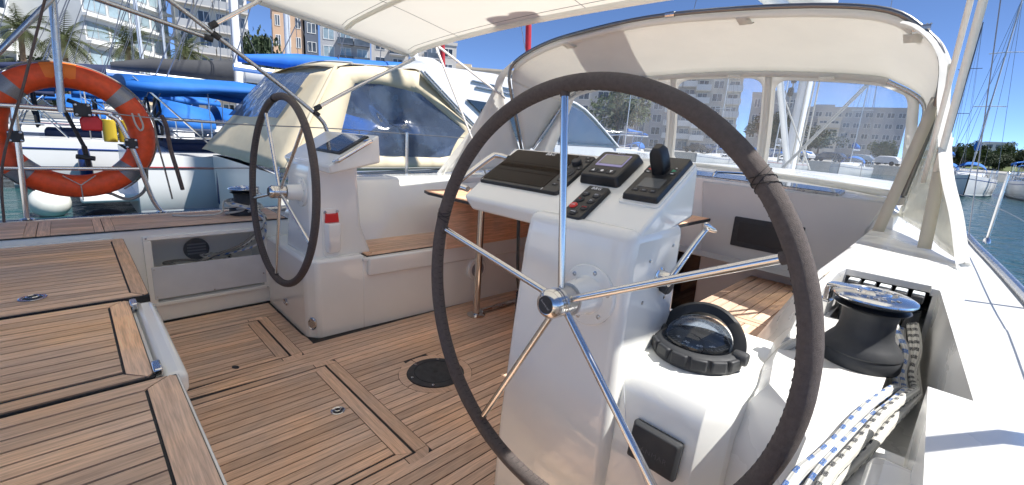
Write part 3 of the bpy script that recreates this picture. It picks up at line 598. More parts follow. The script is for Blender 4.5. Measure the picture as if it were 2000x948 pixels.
# throttle lever on the outboard face of the pedestal
lv = MB().lathe([(.028, 0), (.028, .006), (.022, .009), (.02, .03), (.018, .034), (0, .035)], 30, frame((-.512, 1.075, .865), (0, 1, 0), (1, 0, 0))).build('throttle_hub', STEEL, sh)
m = MB(); m.tube(smooth_path([(-.482, 1.075, .865), (-.472, 1.10, .90), (-.462, 1.145, .95), (-.456, 1.185, .985), (-.454, 1.205, .995)], 5), [.0095-.0002*i for i in range(21)], 12); m.build('throttle_arm', STEEL, lv)
m = MB(); m.loft([[V(-.454, 1.205, .998)+V(dx*.9, l, dz-.35*l) for dx, dz in [(hw*math.cos(R(a)), hh*math.sin(R(a))) for a in range(0, 360, 30)]] for l, hw, hh in ((-.022, .003, .004), (-.018, .008, .010), (-.004, .011, .010), (.016, .015, .009), (.032, .016, .007), (.042, .012, .005), (.045, .006, .003))]); m.build('throttle_grip', STEEL, lv, smooth=70)
MB().lathe([(.02, 0), (.02, .022), (.016, .026), (0, .026)], 20, frame((-.508, 1.098, .842), (0, 1, 0), (1, 0, -.3))).build('throttle_button', BLKM, lv)
for y, z in ((1.01, .92), (1.13, .945), (1.0, .81), (1.12, .80), (1.155, .87)):
    MB().lathe([(.005, 0), (.005, .002), (.002, .003)], 10, frame((-.5085, y, z), (0, 1, 0), (1, 0, 0))).build('screw', STEELD, scol)
# engine panel cover
tube_part_ = MB(); tube_part_.tube([(-.505, .955, .60), (-.47, .935, .50), (-.36, .9245, .33), (-.33, .9245, .26)], .0011, 6); struct(tube_part_.build('moulding_seam', ACRY))
ep = thing('engine_panel_cover', 'square black engine panel cover on the aft face below the compass', 'panel', (-.39, .93, .48))
Me = frame((-.388, .936, .484), (1, 0, -.02), (0, -1, .14))
m = MB(); m.loft([[Me@V(x, y, z) for x, y in rrect(w_, h_, .006, 3)] for w_, h_, z in ((.125, .098, -.004), (.125, .098, .010), (.112, .085, .02))]); epb = m.build('cover', BLKM, ep, bevel=.002)
lettering('YANMAR', .018, Me@Matrix.Translation((0, -.008, .0202)), DGREYP, ep, .0006, 1.15)
# ------------------------------------------------------------------ compass
CC = V(-.408, 1.148, .662)
cpt = thing('steering_compass', 'black domed steering compass with raised hood on the shelf beside the console', 'compass', CC)
Mc = Matrix.Translation(CC)
base = MB().lathe([(.112, -.002), (.113, .012), (.107, .036), (.100, .040), (.088, .041), (.086, .03), (.0, .03)], 48, Mc).build('base_ring', BLKM, cpt)
for k in range(7):
    a = 195+k*25; m = MB(); Mg = Mc@Matrix.Rotation(R(a), 4, 'Z'); m.prism([(.100, -.022), (.1165, -.019), (.1165, .019), (.100, .022)], .006, .036, Mg); m.build('grip_block', BLKM, base, bevel=.004)
card = MB().lathe([(.078, .038), (.078, .044), (.03, .05), (0, .05)], 40, Mc).build('compass_card', BLK, cpt)
for k in range(36):
    a = 10*k; Mk = Mc@Matrix.Rotation(R(a), 4, 'Z'); m = MB(); m.box(.066, -.0006, .046, .074 if k % 3 else .077, .0006, .0464); m.v = [tuple(Mk@V(*p)) for p in m.v]; m.build('tick', GREYP, card, smooth=0)
for a, s_ in ((-100, '30'), (-65, '60'), (-135, 'N'), (-30, '90')):
    lettering(s_, .016, Mc@Matrix.Rotation(R(a), 4, 'Z')@Matrix.Translation((.055, 0, .0475))@Matrix.Rotation(R(90), 4, 'Z'), GREYP, card)
DOME = clear('compass_dome', (.5, .55, .62), .015, .25, .01, (.05, .07, .1))
MB().lathe([(.085*math.cos(R(a)), .04+.066*math.sin(R(a))) for a in range(0, 91, 6)], 48, Mc).build('dome', DOME, cpt, smooth=80)
hd = MB(); rings = []
for a in range(0, 181, 6):
    ring = []
    for r_, w_ in ((.088, -.014), (.110, -.020), (.118, -.014), (.118, .016), (.110, .022), (.088, .016)):
        ph = R(50+ (w_/.11)*57.3); ring.append(Mc@V(r_*math.cos(R(a)), r_*math.sin(R(a))*math.cos(ph), .032+r_*math.sin(R(a))*math.sin(ph)*.98))
    rings.append(ring)
hd.loft(rings); hd.build('hood', BLK, cpt, smooth=40)
for s in (-1, 1): MB().lathe([(.017, -.016), (.018, -.012), (.018, .012), (.016, .016)], 20, Mc@Matrix.Translation((s*.11, 0, .034))@Matrix.Rotation(R(90), 4, 'Y')).build('hood_hinge', BLKM, cpt)

# ------------------------------------------------------------------ winches, clutches, ropes
def winch(label, loc, arm=150, txt=True):
    t = thing('winch', label, 'winch', loc, 'deck winches'); M = Matrix.Translation(loc); z = 0
    MB().lathe([(.084, -.002), (.086, .004), (.086, .028), (.0845, .030), (.0845, .033), (.086, .035), (.084, .042), (.074, .056), (.062, .072), (.0575, .088), (.056, .115), (.058, .135), (.062, .142)], 48, M).build('drum', BLKM, t, smooth=50)
    MB().lathe([(.060, .142), (.074, .146), (.078, .150), (.066, .154), (.062, .157), (.066, .160), (.08, .164), (.08, .167), (.05, .168)], 48, M).build('self_tailing_jaws', BLK, t)
    MB().lathe([(.05, .167), (.082, .168), (.086, .172), (.085, .176), (.074, .182), (.046, .186), (.044, .184), (.034, .184), (.032, .188), (.024, .189), (.022, .183), (.014, .183), (.012, .172), (0, .172)], 56, M).build('top_plate', CHROME, t)
    if txt:
        c = MB()
        for k, ch in enumerate('LEWMAR'): lettering(ch, .0125, M@Matrix.Rotation(R(-110+k*14), 4, 'Z')@Matrix.Translation((.064, 0, .1846))@Matrix.Rotation(R(90), 4, 'Z'), GREYP, t, .0008)
    Ma = M@Matrix.Rotation(R(arm), 4, 'Z'); m = MB()
    m.loft([[Ma@V(x, y, zz) for y, zz in ((-hw, 0+zz0), (hw, 0+zz0), (hw, th+zz0), (-hw, th+zz0))] for x, hw, zz0, th in ((.03, .022, .1815, .006), (.085, .02, .1765, .008), (.1, .0165, .17, .012))]); m.build('stripper_arm', STEEL, t, bevel=.003)
    m = MB(); m.loft([[Ma@V(xx, y, zz) for xx, y in ((.088, -.015), (.102, -.014), (.102, .014), (.088, .015))] for zz in (.176, .136)]); m.prism([(.084, -.02), (.114, -.018), (.114, .018), (.084, .02)], .13, .137, Ma); m.build('stripper_hook', STEEL, t, bevel=.003)
    return t
winch('black winch with chrome self-tailing top in the starboard coaming well', (-.094, 1.385, .70), 172)
winch('black winch wrapped in rope on the port coaming beyond the far wheel', (-3.35, .80, .576), 100, False)
cl = thing('rope_clutch_bank', 'bank of black rope clutches with pale levers in the coaming opening behind the winch', 'rope clutch', (-.1, 1.9, .68))
for k in range(5):
    x = -.178+.039*k; m = MB(); m.prism([(0, 0), (.15, 0), (.15, .06), (.12, .10), (.03, .11), (0, .06)], -.0175, .0175, frame((x, 1.74, .655), (0, 1, 0), (1, 0, 0))@Matrix.Identity(4)); b = m.build('clutch_body', BLK, cl, bevel=.004)
    m = MB(); m.box(x-.0145, 1.725, .80, x+.0145, 1.80, .825); m.build('lever', BLKM, b, bevel=.005)
    MB().box(x-.0135, 1.735, .8255, x+.0135, 1.775, .829).build('label_plate', mat('lever_print', (.62, .66, .66), .4) if k == 0 else bpy.data.materials['lever_print'], b, bevel=.001)
def rope(name, label, pts, r, m, group=None, k=6, parent=None, cat='rope'):
    b = MB(); b.tube(smooth_path(pts, k), r, 10); o = b.build(name, m, parent, smooth=70)
    if parent is None: tag(o, label, cat, group)
    return o
SR = 'rope tails beside the starboard winch'
_rc = [(.0, 1.49, .66), (.012, 1.38, .665), (.012, 1.27, .70), (-.006, 1.13, .714), (-.026, 1.03, .714), (-.042, .92, .714), (-.052, .83, .714), (-.058, .76, .713), (-.062, .62, .712)]
def _rp(dx, dz, head): return head+[(x+dx*(1+.25*math.sin(i*1.3+dx*90)), y, z+dz*(1 if 2 < i else .6)) for i, (x, y, z) in enumerate(_rc)]
rope('rope_tail', 'white rope with blue flecks, leftmost of the tails spilling aft of the winch', _rp(-.023, 0, [(-.035, 1.75, .71), (-.02, 1.62, .68)]), .0092, ROPEB, SR)
rope('rope_tail', 'white rope with black flecks, rightmost tail running through the trough past the winch', _rp(.019, .001, [(-.02, 1.74, .73), (.0, 1.62, .70)]), .0092, ROPEK, SR)
rope('rope_tail', 'white rope with blue flecks lying between the two outer tails by the winch', _rp(-.004, .003, [(-.055, 1.74, .72), (-.01, 1.6, .69)]), .0092, ROPEB, SR)
rope('rope_tail', 'rope with dense black flecks lying on top of the other tails near the bottom edge', _rp(.011, .019, [(-.01, 1.72, .74), (.01, 1.6, .71)]), .0092, ROPEK, SR)
rope('rope_tail', 'plain white braided rope hanging down inside the right of the near wheel', [(-.17, 1.37, .725), (-.21, 1.34, .722), (-.245, 1.29, .69), (-.275, 1.2, .60), (-.30, 1.1, .50), (-.315, 1.02, .42), (-.325, .96, .32), (-.33, .92, .2)], .011, ROPE, SR)
# shore-side rope pocket contents and port winch ropes
PR = 'ropes in and on the port coaming'
rope('rope_coil', 'grey rope coil lying in the locker pocket behind the panel', [(-3.25, .35+.0*k, .2) for k in range(1)]+[(-3.25+.06*math.cos(R(40*k)), .42+.09*math.sin(R(40*k)), .30+.012*(k % 9)/3) for k in range(28)]+[(-3.2, .6, .36), (-3.17, .7, .40), (-3.15, .8, .47), (-3.135, .86, .54)], .008, ROPEG, PR)
rope('rope_coil', 'black-flecked rope running from the pocket up over the coaming edge', [(-3.26+.05*math.cos(R(50*k)), .6+.08*math.sin(R(50*k)), .31+.02*(k % 7)/3) for k in range(18)]+[(-3.18, .72, .39), (-3.12, .80, .47), (-3.11, .86, .58), (-3.2, .85, .62), (-3.28, .86, .64)], .008, ROPEK, PR)
rope('rope_coil', 'pale rope looped down from the port winch into the pocket', [(-3.28, .72, .66), (-3.18, .82, .62), (-3.105, .855, .56), (-3.10, .84, .46), (-3.13, .78, .40), (-3.2, .68, .36), (-3.24, .55, .34)], .008, ROPEB, PR)
pv = thing('round_vent', 'round louvred vent on the back wall inside the locker pocket', 'vent', (-3.39, .5, .4)); Mv = frame((-3.398, .52, .36), (0, 1, 0), (1, 0, 0))
MB().lathe([(.07, 0), (.07, .012), (.06, .018), (.056, .012), (0, .012)], 32, Mv).build('vent_body', mat('vent_grey', (.16, .16, .165), .5), pv)
for k in range(4): MB().box(-3.387, .47, .33+.02*k, -3.376, .57, .338+.02*k).build('louvre', GREYP, pv)
coil = []
for k in range(60):
    a = 47*k; rr = .085+.03*math.sin(k*1.3); coil.append((-3.35+rr*math.cos(R(a)), .80+rr*math.sin(R(a)), .605+.05*(k/60)+.02*math.sin(k*.9)))
rope('rope_coil', 'tangle of white rope wrapped round the port winch', coil+[(-3.3, .65, .6), (-3.36, .5, .585), (-3.42, .42, .585)], .0065, ROPE, PR, 4)

# ------------------------------------------------------------------ port console and its fittings
ph, pcol, pdash, MP = console('far white helm console with one dark screen, port side', -2.645, (-2.815, -2.468), .44, -2.578, 1)
px_ = slab(ph, MP, 'chart_plotter', .10, .2, .34, .2, -.002, .01, BLK, .01, .006); slab(px_, MP, 'screen', .09, .203, .29, .178, .0098, .0112, mat('screen_glass_port', (.012, .014, .02), .03, spec=.8, coat=.6), .004, 0, 0)
hp = thing('handle_pocket', 'white winch handle pocket with red lining on the side of the far console', 'pocket', (-2.46, 1.02, .6))
Mh = frame((-2.466, 1.02, .60), (0, 1, 0), (1, 0, .02))
m = MB(); m.prism(rrect(.105, .285, .03, 5), -.004, .006, Mh); m.build('back_plate', GEL, hp, bevel=.003)
m = MB(); m.loft([[Mh@V(x, y, z) for x, y, z in ((-w_, yy, 0), (-w_*.8, yy, d_), (w_*.8, yy, d_), (w_, yy, 0))] for yy, w_, d_ in ((-.115, .034, .03), (-.09, .042, .045), (.05, .046, .052), (.062, .046, .05))]); m.build('pouch', GEL, hp, bevel=.008, segs=3)
m = MB(); m.prism([(-.040, .062), (.040, .062), (.034, .118), (.026, .112), (-.026, .112), (-.034, .118)], .004, .02, Mh); m.build('red_lining', RED, hp, bevel=.004)
for x in (-.035, .035): MB().lathe([(.009, .006), (.008, .01), (0, .011)], 14, Mh@Matrix.Translation((x, .122, 0))).build('screw', STEELD, hp)
def oval_fitting(label, o, x, z, a, b_):
    M = frame(o, x, z); e = [(a*math.cos(R(k)), b_*math.sin(R(k))) for k in range(0, 360, 15)]
    t = thing('courtesy_light', label, 'light', o, 'courtesy lights'); m = MB(); m.loft([[M@V(p*s, q*s, zz) for p, q in e] for s, zz in ((1, -.002), (1, .004), (.86, .008), (.78, .005))]); m.build('bezel', STEEL, t)
    m = MB(); m.prism([(p*.74, q*.74) for p, q in e], .004, .0065, M); m.build('lens', STEELD, t)
oval_fitting('oval chrome light low on the chamfered corner of the far console base', (-2.438, .884, .085), (.06, .05, 0), (.05, -.06, 0), .026, .038)
oval_fitting('oval chrome light low on the aft face of the far console base', (-2.79, .859, .11), (1, 0, 0), (0, -1, 0), .033, .02)
cf = thing('coaming_socket', 'small black round socket on the port coaming just behind the far console', 'socket', (-2.98, 1.37, .85)); MB().lathe([(.03, -.01), (.03, .05), (.036, .055), (.036, .07), (.028, .078), (0, .078)], 24, Matrix.Translation((-3.0, 1.38, .845))).build('cup', BLKM, cf); MB().lathe([(.042, -.004), (.042, .004), (.03, .008)], 24, Matrix.Translation((-3.0, 1.38, .845))).build('collar', BLK, cf)
# speaker on the bench front
spk = thing('speaker', 'round white speaker with grey grille low on the port bench front', 'speaker', (-2.34, 2.03, .25)); Mk = frame((-2.352, 2.03, .245), (0, 1, 0), (1, -.05, 0))
MB().lathe([(.085, -.01), (.085, .004), (.076, .012), (.058, .012)], 40, Mk).build('ring', GEL, spk); MB().lathe([(.06, .004), (.056, .013), (0, .015)], 36, Mk).build('grille', mat('grille_grey', (.28, .28, .29), .6, var=.5, vscale=260), spk)

# ------------------------------------------------------------------ cockpit table
tb = thing('cockpit_table', 'folding wooden cockpit table with dark edges on steel legs between the benches', 'table', (-1.9, 2.2, 0))
def board(name, poly, z0, z1, edge=True):
    b = MB().prism(poly, z0, z1).build(name, TABLE, tb, smooth=0, bevel=.003)
    if edge:
        cx = sum(p[0] for p in poly)/len(poly); cy = sum(p[1] for p in poly)/len(poly); m = MB()
        m.prism([(cx+(p[0]-cx)*1.012, cy+(p[1]-cy)*1.012) for p in poly], z0+.002, z1-.003); m.build('edge_band', BLKM, b, smooth=0)
board('table_leaf', [(-2.60, 1.735), (-2.50, 1.70), (-2.265, 1.70), (-2.265, 2.7), (-2.60, 2.7)], .782, .804)
board('table_top', [(-2.26, 1.70), (-1.06, 1.70), (-1.02, 1.74), (-1.02, 2.7), (-2.26, 2.7)], .782, .804)
MB().box(-2.30, 1.69, .455, -2.275, 2.68, .765).build('hanging_leaf', TABLE, tb, smooth=0, bevel=.004)
MB().box(-1.62, 1.98, .06, -1.42, 2.62, .76).build('locker_trunk', TABLE, tb, smooth=0, bevel=.004)
for y in (1.86, 2.55):
    l = MB().tube([(-2.14, y, 0), (-2.14, y, .78)], .024, 20).build('leg', STEEL, tb); MB().lathe([(.062, 0), (.062, .006), (.05, .011), (.03, .014)], 28, Matrix.Translation((-2.14, y, 0))).build('foot', STEEL, l)
MB().box(-2.16, 1.9, .005, -2.12, 2.52, .03).build('foot_bar', STEELD, tb, bevel=.008)
MB().box(-2.20, 1.88, .72, -2.10, 1.96, .745).build('bracket', STEEL, tb, bevel=.004)
cab = MB(); cab.tube(smooth_path([(-1.46, 1.5, .96), (-1.465, 1.52, .75), (-1.475, 1.55, .5), (-1.5, 1.6, .42)], 6), .008, 8); cc = thing('coiled_cable', 'black coiled cable hanging beside the near console over the floor', 'cable', (-1.5, 1.6, 0))
cab.build('straight_lead', BLK, cc); m = MB(); m.tube([(-1.5+.016*math.cos(k*.8)-.0004*k, 1.6+.016*math.sin(k*.8)+.0004*k, .42-.0021*k) for k in range(190)], .0052, 6); m.build('coil', BLK, cc, smooth=60)
# ------------------------------------------------------------------ bulkhead fittings, cabin top fittings
dp_ = thing('instrument_panel', 'recessed black panel on the white bulkhead beyond the near wheel', 'panel', (-.77, 2.95, .7)); Mb_ = frame((-.765, 2.949, .715), (1, 0, .0), (0, -1, 0))
m = MB(); m.prism(rrect(.385, .185, .008), -.004, .006, Mb_); m.build('frame', BLKM, dp_, bevel=.002); m = MB(); m.prism(rrect(.32, .125, .005), .0055, .0085, Mb_); m.build('cover', BLK, dp_, bevel=.002)
for x0, x1, lab in ((-1.16, -.90, 'short steel grab rail on the cabin top above the bulkhead'),):
    MB_ = MB(); MB_.tube(smooth_path([(x0, 3.02, 1.01), (x0+.005, 3.03, 1.055), (x0+.04, 3.05, 1.068), (x1-.04, 3.12, 1.07), (x1-.005, 3.13, 1.055), (x1, 3.13, 1.02)], 5), .011, 10); tag(MB_.build('grab_rail', STEEL), lab, 'rail')
for x0, x1, y0, y1, lab in ((-.87, -.46, 3.0, 3.17, 'dark glass strip window set in the cabin top right of the wheel'), (-1.40, -.92, 3.0, 3.22, 'dark glass hatch in the cabin top behind the grab rail')):
    t = thing('deck_hatch', lab, 'hatch', ((x0+x1)/2, (y0+y1)/2, 1.03)); Mt = frame(((x0+x1)/2, (y0+y1)/2, 1.0165 if x0 > -.9 else 1.028), (1, 0, -.03 if x0 > -.9 else -.01), (0, -.1, 1))
    m = MB(); m.prism(rrect(x1-x0, y1-y0, .02), -.01, .010, Mt); m.build('frame', STEELD, t, bevel=.003); m = MB(); m.prism(rrect(x1-x0-.03, y1-y0-.03, .015), .0095, .0125, Mt); m.build('pane', BLKG, t)

# ------------------------------------------------------------------ bimini
bi = thing('bimini', 'pale grey bimini awning on steel hoops over the wheels', 'awning', (XC, .7, .9))
def bz(x, y):
    s = (x-XC)/1.74; z = 1.815+.085*(1-min(abs(s), 1)**2.2)+.125*(2.06-y)
    z += .012*math.sin(y*5.2)*math.cos(s*1.4)
    if abs(s) > .93: z -= (abs(s)-.93)*.35
    return z
m = MB(); m.grid([[(x, y, bz(x, y)) for y in [2.06-2.5*j/26 for j in range(27)]] for x in [XC-1.74+3.48*i/48 for i in range(49)]]); cv = m.build('canopy', CANVB, bi, solid=.0025, smooth=60)
m = MB(); m.tube([(XC-1.72+3.44*i/40, 2.052, bz(XC-1.72+3.44*i/40, 2.052)-.012) for i in range(41)], .017, 10); m.build('front_hem', CANVB, cv, smooth=60)
m = MB(); m.grid([[(XC-1.735, 2.04-2.45*j/20, bz(XC-1.735, 2.04-2.45*j/20)-.002-d) for d in (0, .01, .022)] for j in range(21)]); m.build('side_valance', CANVB, cv, solid=.003)
for yy in (1.5, .95):
    m = MB(); m.tube([(XC-1.68+3.36*i/30, yy, bz(XC-1.68+3.36*i/30, yy)-.013) for i in range(31)], .014, 8); m.build('seam_pocket', CANVB, cv, smooth=60)
for yy in (1.47, 1.53, .92, .98, 2.0):
    m = MB(); m.tube([(XC-1.68+3.36*i/40, yy, bz(XC-1.68+3.36*i/40, yy)-.0025) for i in range(41)], .0016, 5); m.build('stitch_line', GREYP, cv, smooth=60)
for xx in (XC-1.1, XC, XC+1.1):
    m = MB(); m.tube([(xx, 2.04-2.4*i/40, bz(xx, 2.04-2.4*i/40)-.0025) for i in range(41)], .0016, 5); m.build('stitch_line', GREYP, cv, smooth=60)
def tube_part(name, pts, r, parent, m_=None, k=6, n_=12):
    b = MB(); b.tube(smooth_path(pts, k) if len(pts) > 2 else pts, r, n_); return b.build(name, m_ or STEEL, parent, smooth=60)
leg = tube_part('hoop', [(-3.24, 1.42, .84), (-3.25, 1.40, 1.0), (-3.25, 1.34, 1.14), (-3.25, 1.24, 1.28), (-3.25, .70, 1.665), (-3.25, .491, 1.807), (-3.22, .30, 1.92), (-3.0, .2, 2.0), (XC, .15, 2.08), (-.18, .2, 2.0), (.10, .3, 1.92), (.20, .45, 1.82), (.32, .95, 1.3), (.36, 1.2, .9), (.36, 1.24, .54)], .0135, bi, STEELD)
tube_part('strut', [(-3.25, 1.265, 1.305), (-3.25, 1.575, 1.491), (-3.26, 2.055, 1.755)], .0125, bi, STEEL, 3)
tube_part('strut', [(-3.25, .204, 1.739), (-3.25, .662, 1.644)], .0125, bi, STEELD); tube_part('strut', [(-3.25, .204, 1.739), (-3.25, -.5, 1.90)], .0125, bi, STEELD)
tube_part('strut', [(-3.25, .68, 1.715), (-3.24, .95, 1.915)], .0125, bi, STEEL)
tube_part('strut', [(-3.5, .07, 1.79), (-3.5, -.20, 1.43), (-3.5, -.5, 1.03)], .0125, bi, STEELD, 2)
for p, a in (((-3.25, .70, 1.665), (0, .8, -.55)), ((-3.25, 1.262, 1.27), (0, .8, -.6)), ((-3.25, .66, 1.645), (0, 1, -.2)), ((-3.25, .69, 1.722), (0, .8, .6)), ((-3.25, 1.275, 1.31), (0, .85, .5))):
    a = Vector(a).normalized(); p = Vector(p); MB().tube([p-a*.022, p+a*.022], .0185, 12).build('joint', BLKM, bi)
def strap(parent, a, b, w_, m_, name='strap', side=(1, 0, 0)):
    a, b = Vector(a), Vector(b); s = Vector(side).normalized()*w_/2; mb = MB(); mb.grid([[a.lerp(b, t)-s, a.lerp(b, t)+s] for t in [i/6 for i in range(7)]]); return mb.build(name, m_, parent, solid=.0025)
WEB = mat('webbing_white', (.80, .79, .76), .8, var=.06, vscale=40, trans=.15)
strap(bi, (-2.98, 2.05, 1.84), (-2.99, 2.815, 1.53), .02, WEB, side=(0, .5, .8)); strap(bi, (-2.98, 2.05, 1.84), (-3.02, 2.66, .86), .018, WEB, side=(0, .8, .5))
strap(bi, (-.075, 2.06, 1.80), (-.09, 2.72, 1.10), .024, WEB, side=(1, .25, .1)); strap(bi, (-.105, 2.07, 1.80), (-.125, 2.74, 1.12), .018, WEB, side=(1, -.3, .1))

# ------------------------------------------------------------------ sprayhood
sp = thing('sprayhood', 'white canvas sprayhood with clear windows and steel bows over the companionway', 'sprayhood', (XC, 3.2, 1.0))
AB = [(-.20, 3.08, 1.03), (-.16, 2.9, 1.38), (-.172, 2.8, 1.627), (-.271, 2.8, 1.774), (-.458, 2.8, 1.883), (-.936, 2.8, 1.955), (-1.625, 2.8, 1.993), (-2.25, 2.8, 1.955), (-2.571, 2.8, 1.903), (-2.82, 2.8, 1.815), (-2.90, 2.8, 1.72), (-2.91, 2.84, 1.557), (-2.96, 3.08, 1.06)]
FB = [(-.21, 3.2, 1.10), (-.22, 3.36, 1.40), (-.249, 3.45, 1.553), (-.391, 3.45, 1.653), (-.541, 3.45, 1.70), (-1.083, 3.45, 1.75), (-1.60, 3.46, 1.765), (-2.1, 3.45, 1.75), (-2.403, 3.45, 1.727), (-2.66, 3.45, 1.675), (-2.80, 3.45, 1.60), (-2.86, 3.38, 1.46), (-2.97, 3.2, 1.12)]
A_ = smooth_path(AB, 5); F_ = smooth_path(FB, 5)
m = MB(); m.grid([[a.lerp(f, t)+V(0, 0, -.012*math.sin(math.pi*t)) for t in [i/8 for i in range(9)]] for a, f in zip(A_[8:53], F_[8:53])]); roof = m.build('roof_canvas', CANV, sp, solid=.003, smooth=60)
for sl_ in (slice(0, 9), slice(52, 61)):
    m = MB(); m.grid([[a.lerp(f, t) for t in [i/4 for i in range(5)]] for a, f in zip(A_[sl_], F_[sl_])]); m.build('side_canvas', CANV, sp, solid=.003, smooth=60)
tube_part('aft_bow', [p+V(0, -.035, .012) for p in A_], .0135, sp, mat('bow_grey', (.22, .22, .22), .35, .8), 1); tube_part('front_bow', [p+V(0, .0, -.02) for p in F_], .0125, sp, STEELD, 1)
m = MB(); m.tube([p+V(0, .0, -.01) for p in A_[16:48]], .024, 12); m.build('hem_roll', CANV, roof, smooth=60)
m = MB(); m.tube([p+V(0, .0, -.02) for p in F_[17:47]], .019, 10); m.build('front_sleeve', CANV, roof, smooth=60)
for i in (16, 26, 36): m = MB(); m.loft([[A_[i]+V(dx, dy, dz) for dx in (-.035, .035)] for dy, dz in ((-.015, -.03), (.06, -.05), (.10, -.03))], closed=False, caps=False); m.build('hem_tab', CANV, roof, solid=.004)
for i in (22, 27, 33): MB().tube([F_[i]+V(-.04, -.03, -.04), F_[i]+V(.04, -.03, -.04)], .011, 8).build('tie_tab', CANV, roof)
for i in (15, 29): MB().tube([A_[i]+V(0, -.035, .012)-V(.03, 0, 0), A_[i]+V(0, -.035, .012)+V(.03, 0, 0)], .017, 10).build('joint', STEELD, sp)
# windscreen
TOP = [F_[i]+V(0, .005, -.012) for i in range(11, 53)]
BASE = smooth_path([(-.175, 3.16, 1.015), (-.35, 3.33, 1.02), (-.6, 3.45, 1.03), (-.94, 3.56, 1.04), (-1.59, 3.72, 1.055), (-2.24, 3.6, 1.045), (-2.6, 3.48, 1.03), (-2.85, 3.33, 1.02), (-2.985, 3.16, 1.015)], 6)
def samp(P, u): t = u*(len(P)-1); i = min(int(t), len(P)-2); return P[i].lerp(P[i+1], t-i)
# re-time the top so that equal u stands above the base
def uat(P, x):
    for i in range(len(P)-1):
        if P[i].x >= x >= P[i+1].x: return (i+(P[i].x-x)/max(P[i].x-P[i+1].x, 1e-6))/(len(P)-1)
    return 0 if x > P[0].x else 1
def SW(u, v):
    b = samp(BASE, u); tx = lerp(TOP[0].x, TOP[-1].x, (b.x-BASE[0].x)/(BASE[-1].x-BASE[0].x)); t = samp(TOP, uat(TOP, tx)); p = b.lerp(t, v); p.y += .03*math.sin(math.pi*v); return p
def ux(x): return uat(BASE, x)
def pane(x0, x1, v0, v1, xl, xr, rad=.25):
    u0, u1, U0, U1 = ux(x0), ux(x1), ux(xl), ux(xr); n = 10; inner = []
    cu, cv_, hu, hv = (u0+u1)/2, (v0+v1)/2, abs(u1-u0)/2, (v1-v0)/2; ru = min(hu*.5, .02); rv = .09
    for su, sv, a0 in ((1, 1, 0), (-1, 1, 90), (-1, -1, 180), (1, -1, 270)):
        for k in range(n+1): a = R(a0+90*k/n); inner.append((cu+su*(hu-ru)+ru*math.cos(a), cv_+sv*(hv-rv)+rv*math.sin(a)))
    # densify edges
    dens = []
    for i in range(len(inner)):
        a, b = inner[i], inner[(i+1) % len(inner)]; k = 8 if math.hypot(b[0]-a[0], b[1]-a[1]) > .05 else 1
        for j in range(k): dens.append((lerp(a[0], b[0], j/k), lerp(a[1], b[1], j/k)))
    oc, ohu = (U0+U1)/2, abs(U1-U0)/2; outer = []
    for p, q in dens:
        du, dv = (p-cu)/hu, (q-cv_)/hv; s = 1/max(abs(du), abs(dv)); outer.append((oc+ohu*max(-1, min(1, du*s)), min(1, max(0, .5+.5*dv*s))))
    A = [SW(*p) for p in dens]; B = [SW(*p) for p in outer]; m = MB(); m.loft([A, B], True, False); fr_ = m.build('window_surround', CANV, sp, solid=.004, smooth=60)
    g = MB(); rows = []
    rad_ = [[SW(cu+(p-cu)*f, cv_+(q-cv_)*f) for p, q in dens] for f in (1, .8, .6, .4, .2, .02)]
    g.loft(rad_, True, False); g.build('window_pane', VINYL, sp, smooth=80, fixn=False)
pane(-.235, -1.01, .05, .935, -.175, -1.06); pane(-1.10, -1.78, .05, .95, -1.06, -1.82); pane(-1.87, -2.86, .06, .92, -1.82, -2.985)
for x in (-1.06, -1.82):
    m = MB(); m.grid([[SW(ux(x+d), v)-V(0, .006, 0) for d in (.022, -.022)] for v in [i/8 for i in range(9)]]); m.build('zip_band', CANV, sp, solid=.006)
m = MB(); m.tube([p+V(0, -.02, .012) for p in BASE], .02, 8); m.build('base_roll', CANV, sp, smooth=60)
# side curtains running aft to the coaming
def curtain(f, m_, name):
    up = [V(f(-.165), 2.79, 1.63), V(f(-.155), 2.86, 1.45), V(f(-.165), 2.95, 1.28), V(f(-.19), 3.06, 1.05), V(f(-.2), 3.1, .93)]
    lo = [V(f(-.15), 2.75, 1.63), V(f(-.12), 2.68, 1.45), V(f(-.07), 2.58, 1.25), V(f(.01), 2.44, 1.02), V(f(.065), 2.33, .852)]
    m = MB(); m.grid([[samp(up, t).lerp(samp(lo, t), s)+V(.008*math.sin(9*s+4*t), 0, 0) for s in [i/8 for i in range(9)]] for t in [i/14 for i in range(15)]]); return m.build(name, m_, sp, solid=.002, smooth=70)
CURT = clear('curtain_vinyl', (.90, .89, .82), .42, .05, .08, (.80, .78, .70)); curtain(lambda x: x, CURT, 'side_curtain'); curtain(mir, CANV, 'side_curtain')
edge = smooth_path([(-.33, 2.775, 1.81), (-.20, 2.76, 1.715), (-.155, 2.745, 1.60), (-.125, 2.68, 1.45), (-.075, 2.58, 1.25), (.005, 2.44, 1.02), (.068, 2.33, .85)], 5)
m = MB(); m.grid([[p+V(.02*math.cos(R(a)), .045*math.cos(R(a)), .016*math.sin(R(a))+.01*math.sin(i*.8)) for a in range(0, 361, 45)] for i, p in enumerate(edge)]); m.build('rolled_flap', CANV, sp, smooth=60)
edge = [V(mir(p.x), p.y, p.z) for p in edge]
m = MB(); m.grid([[p+V(.016*math.cos(R(a)), .03*math.cos(R(a)), .014*math.sin(R(a))) for a in range(0, 361, 45)] for i, p in enumerate(edge)]); m.build('rolled_flap', CANV, sp, smooth=60)
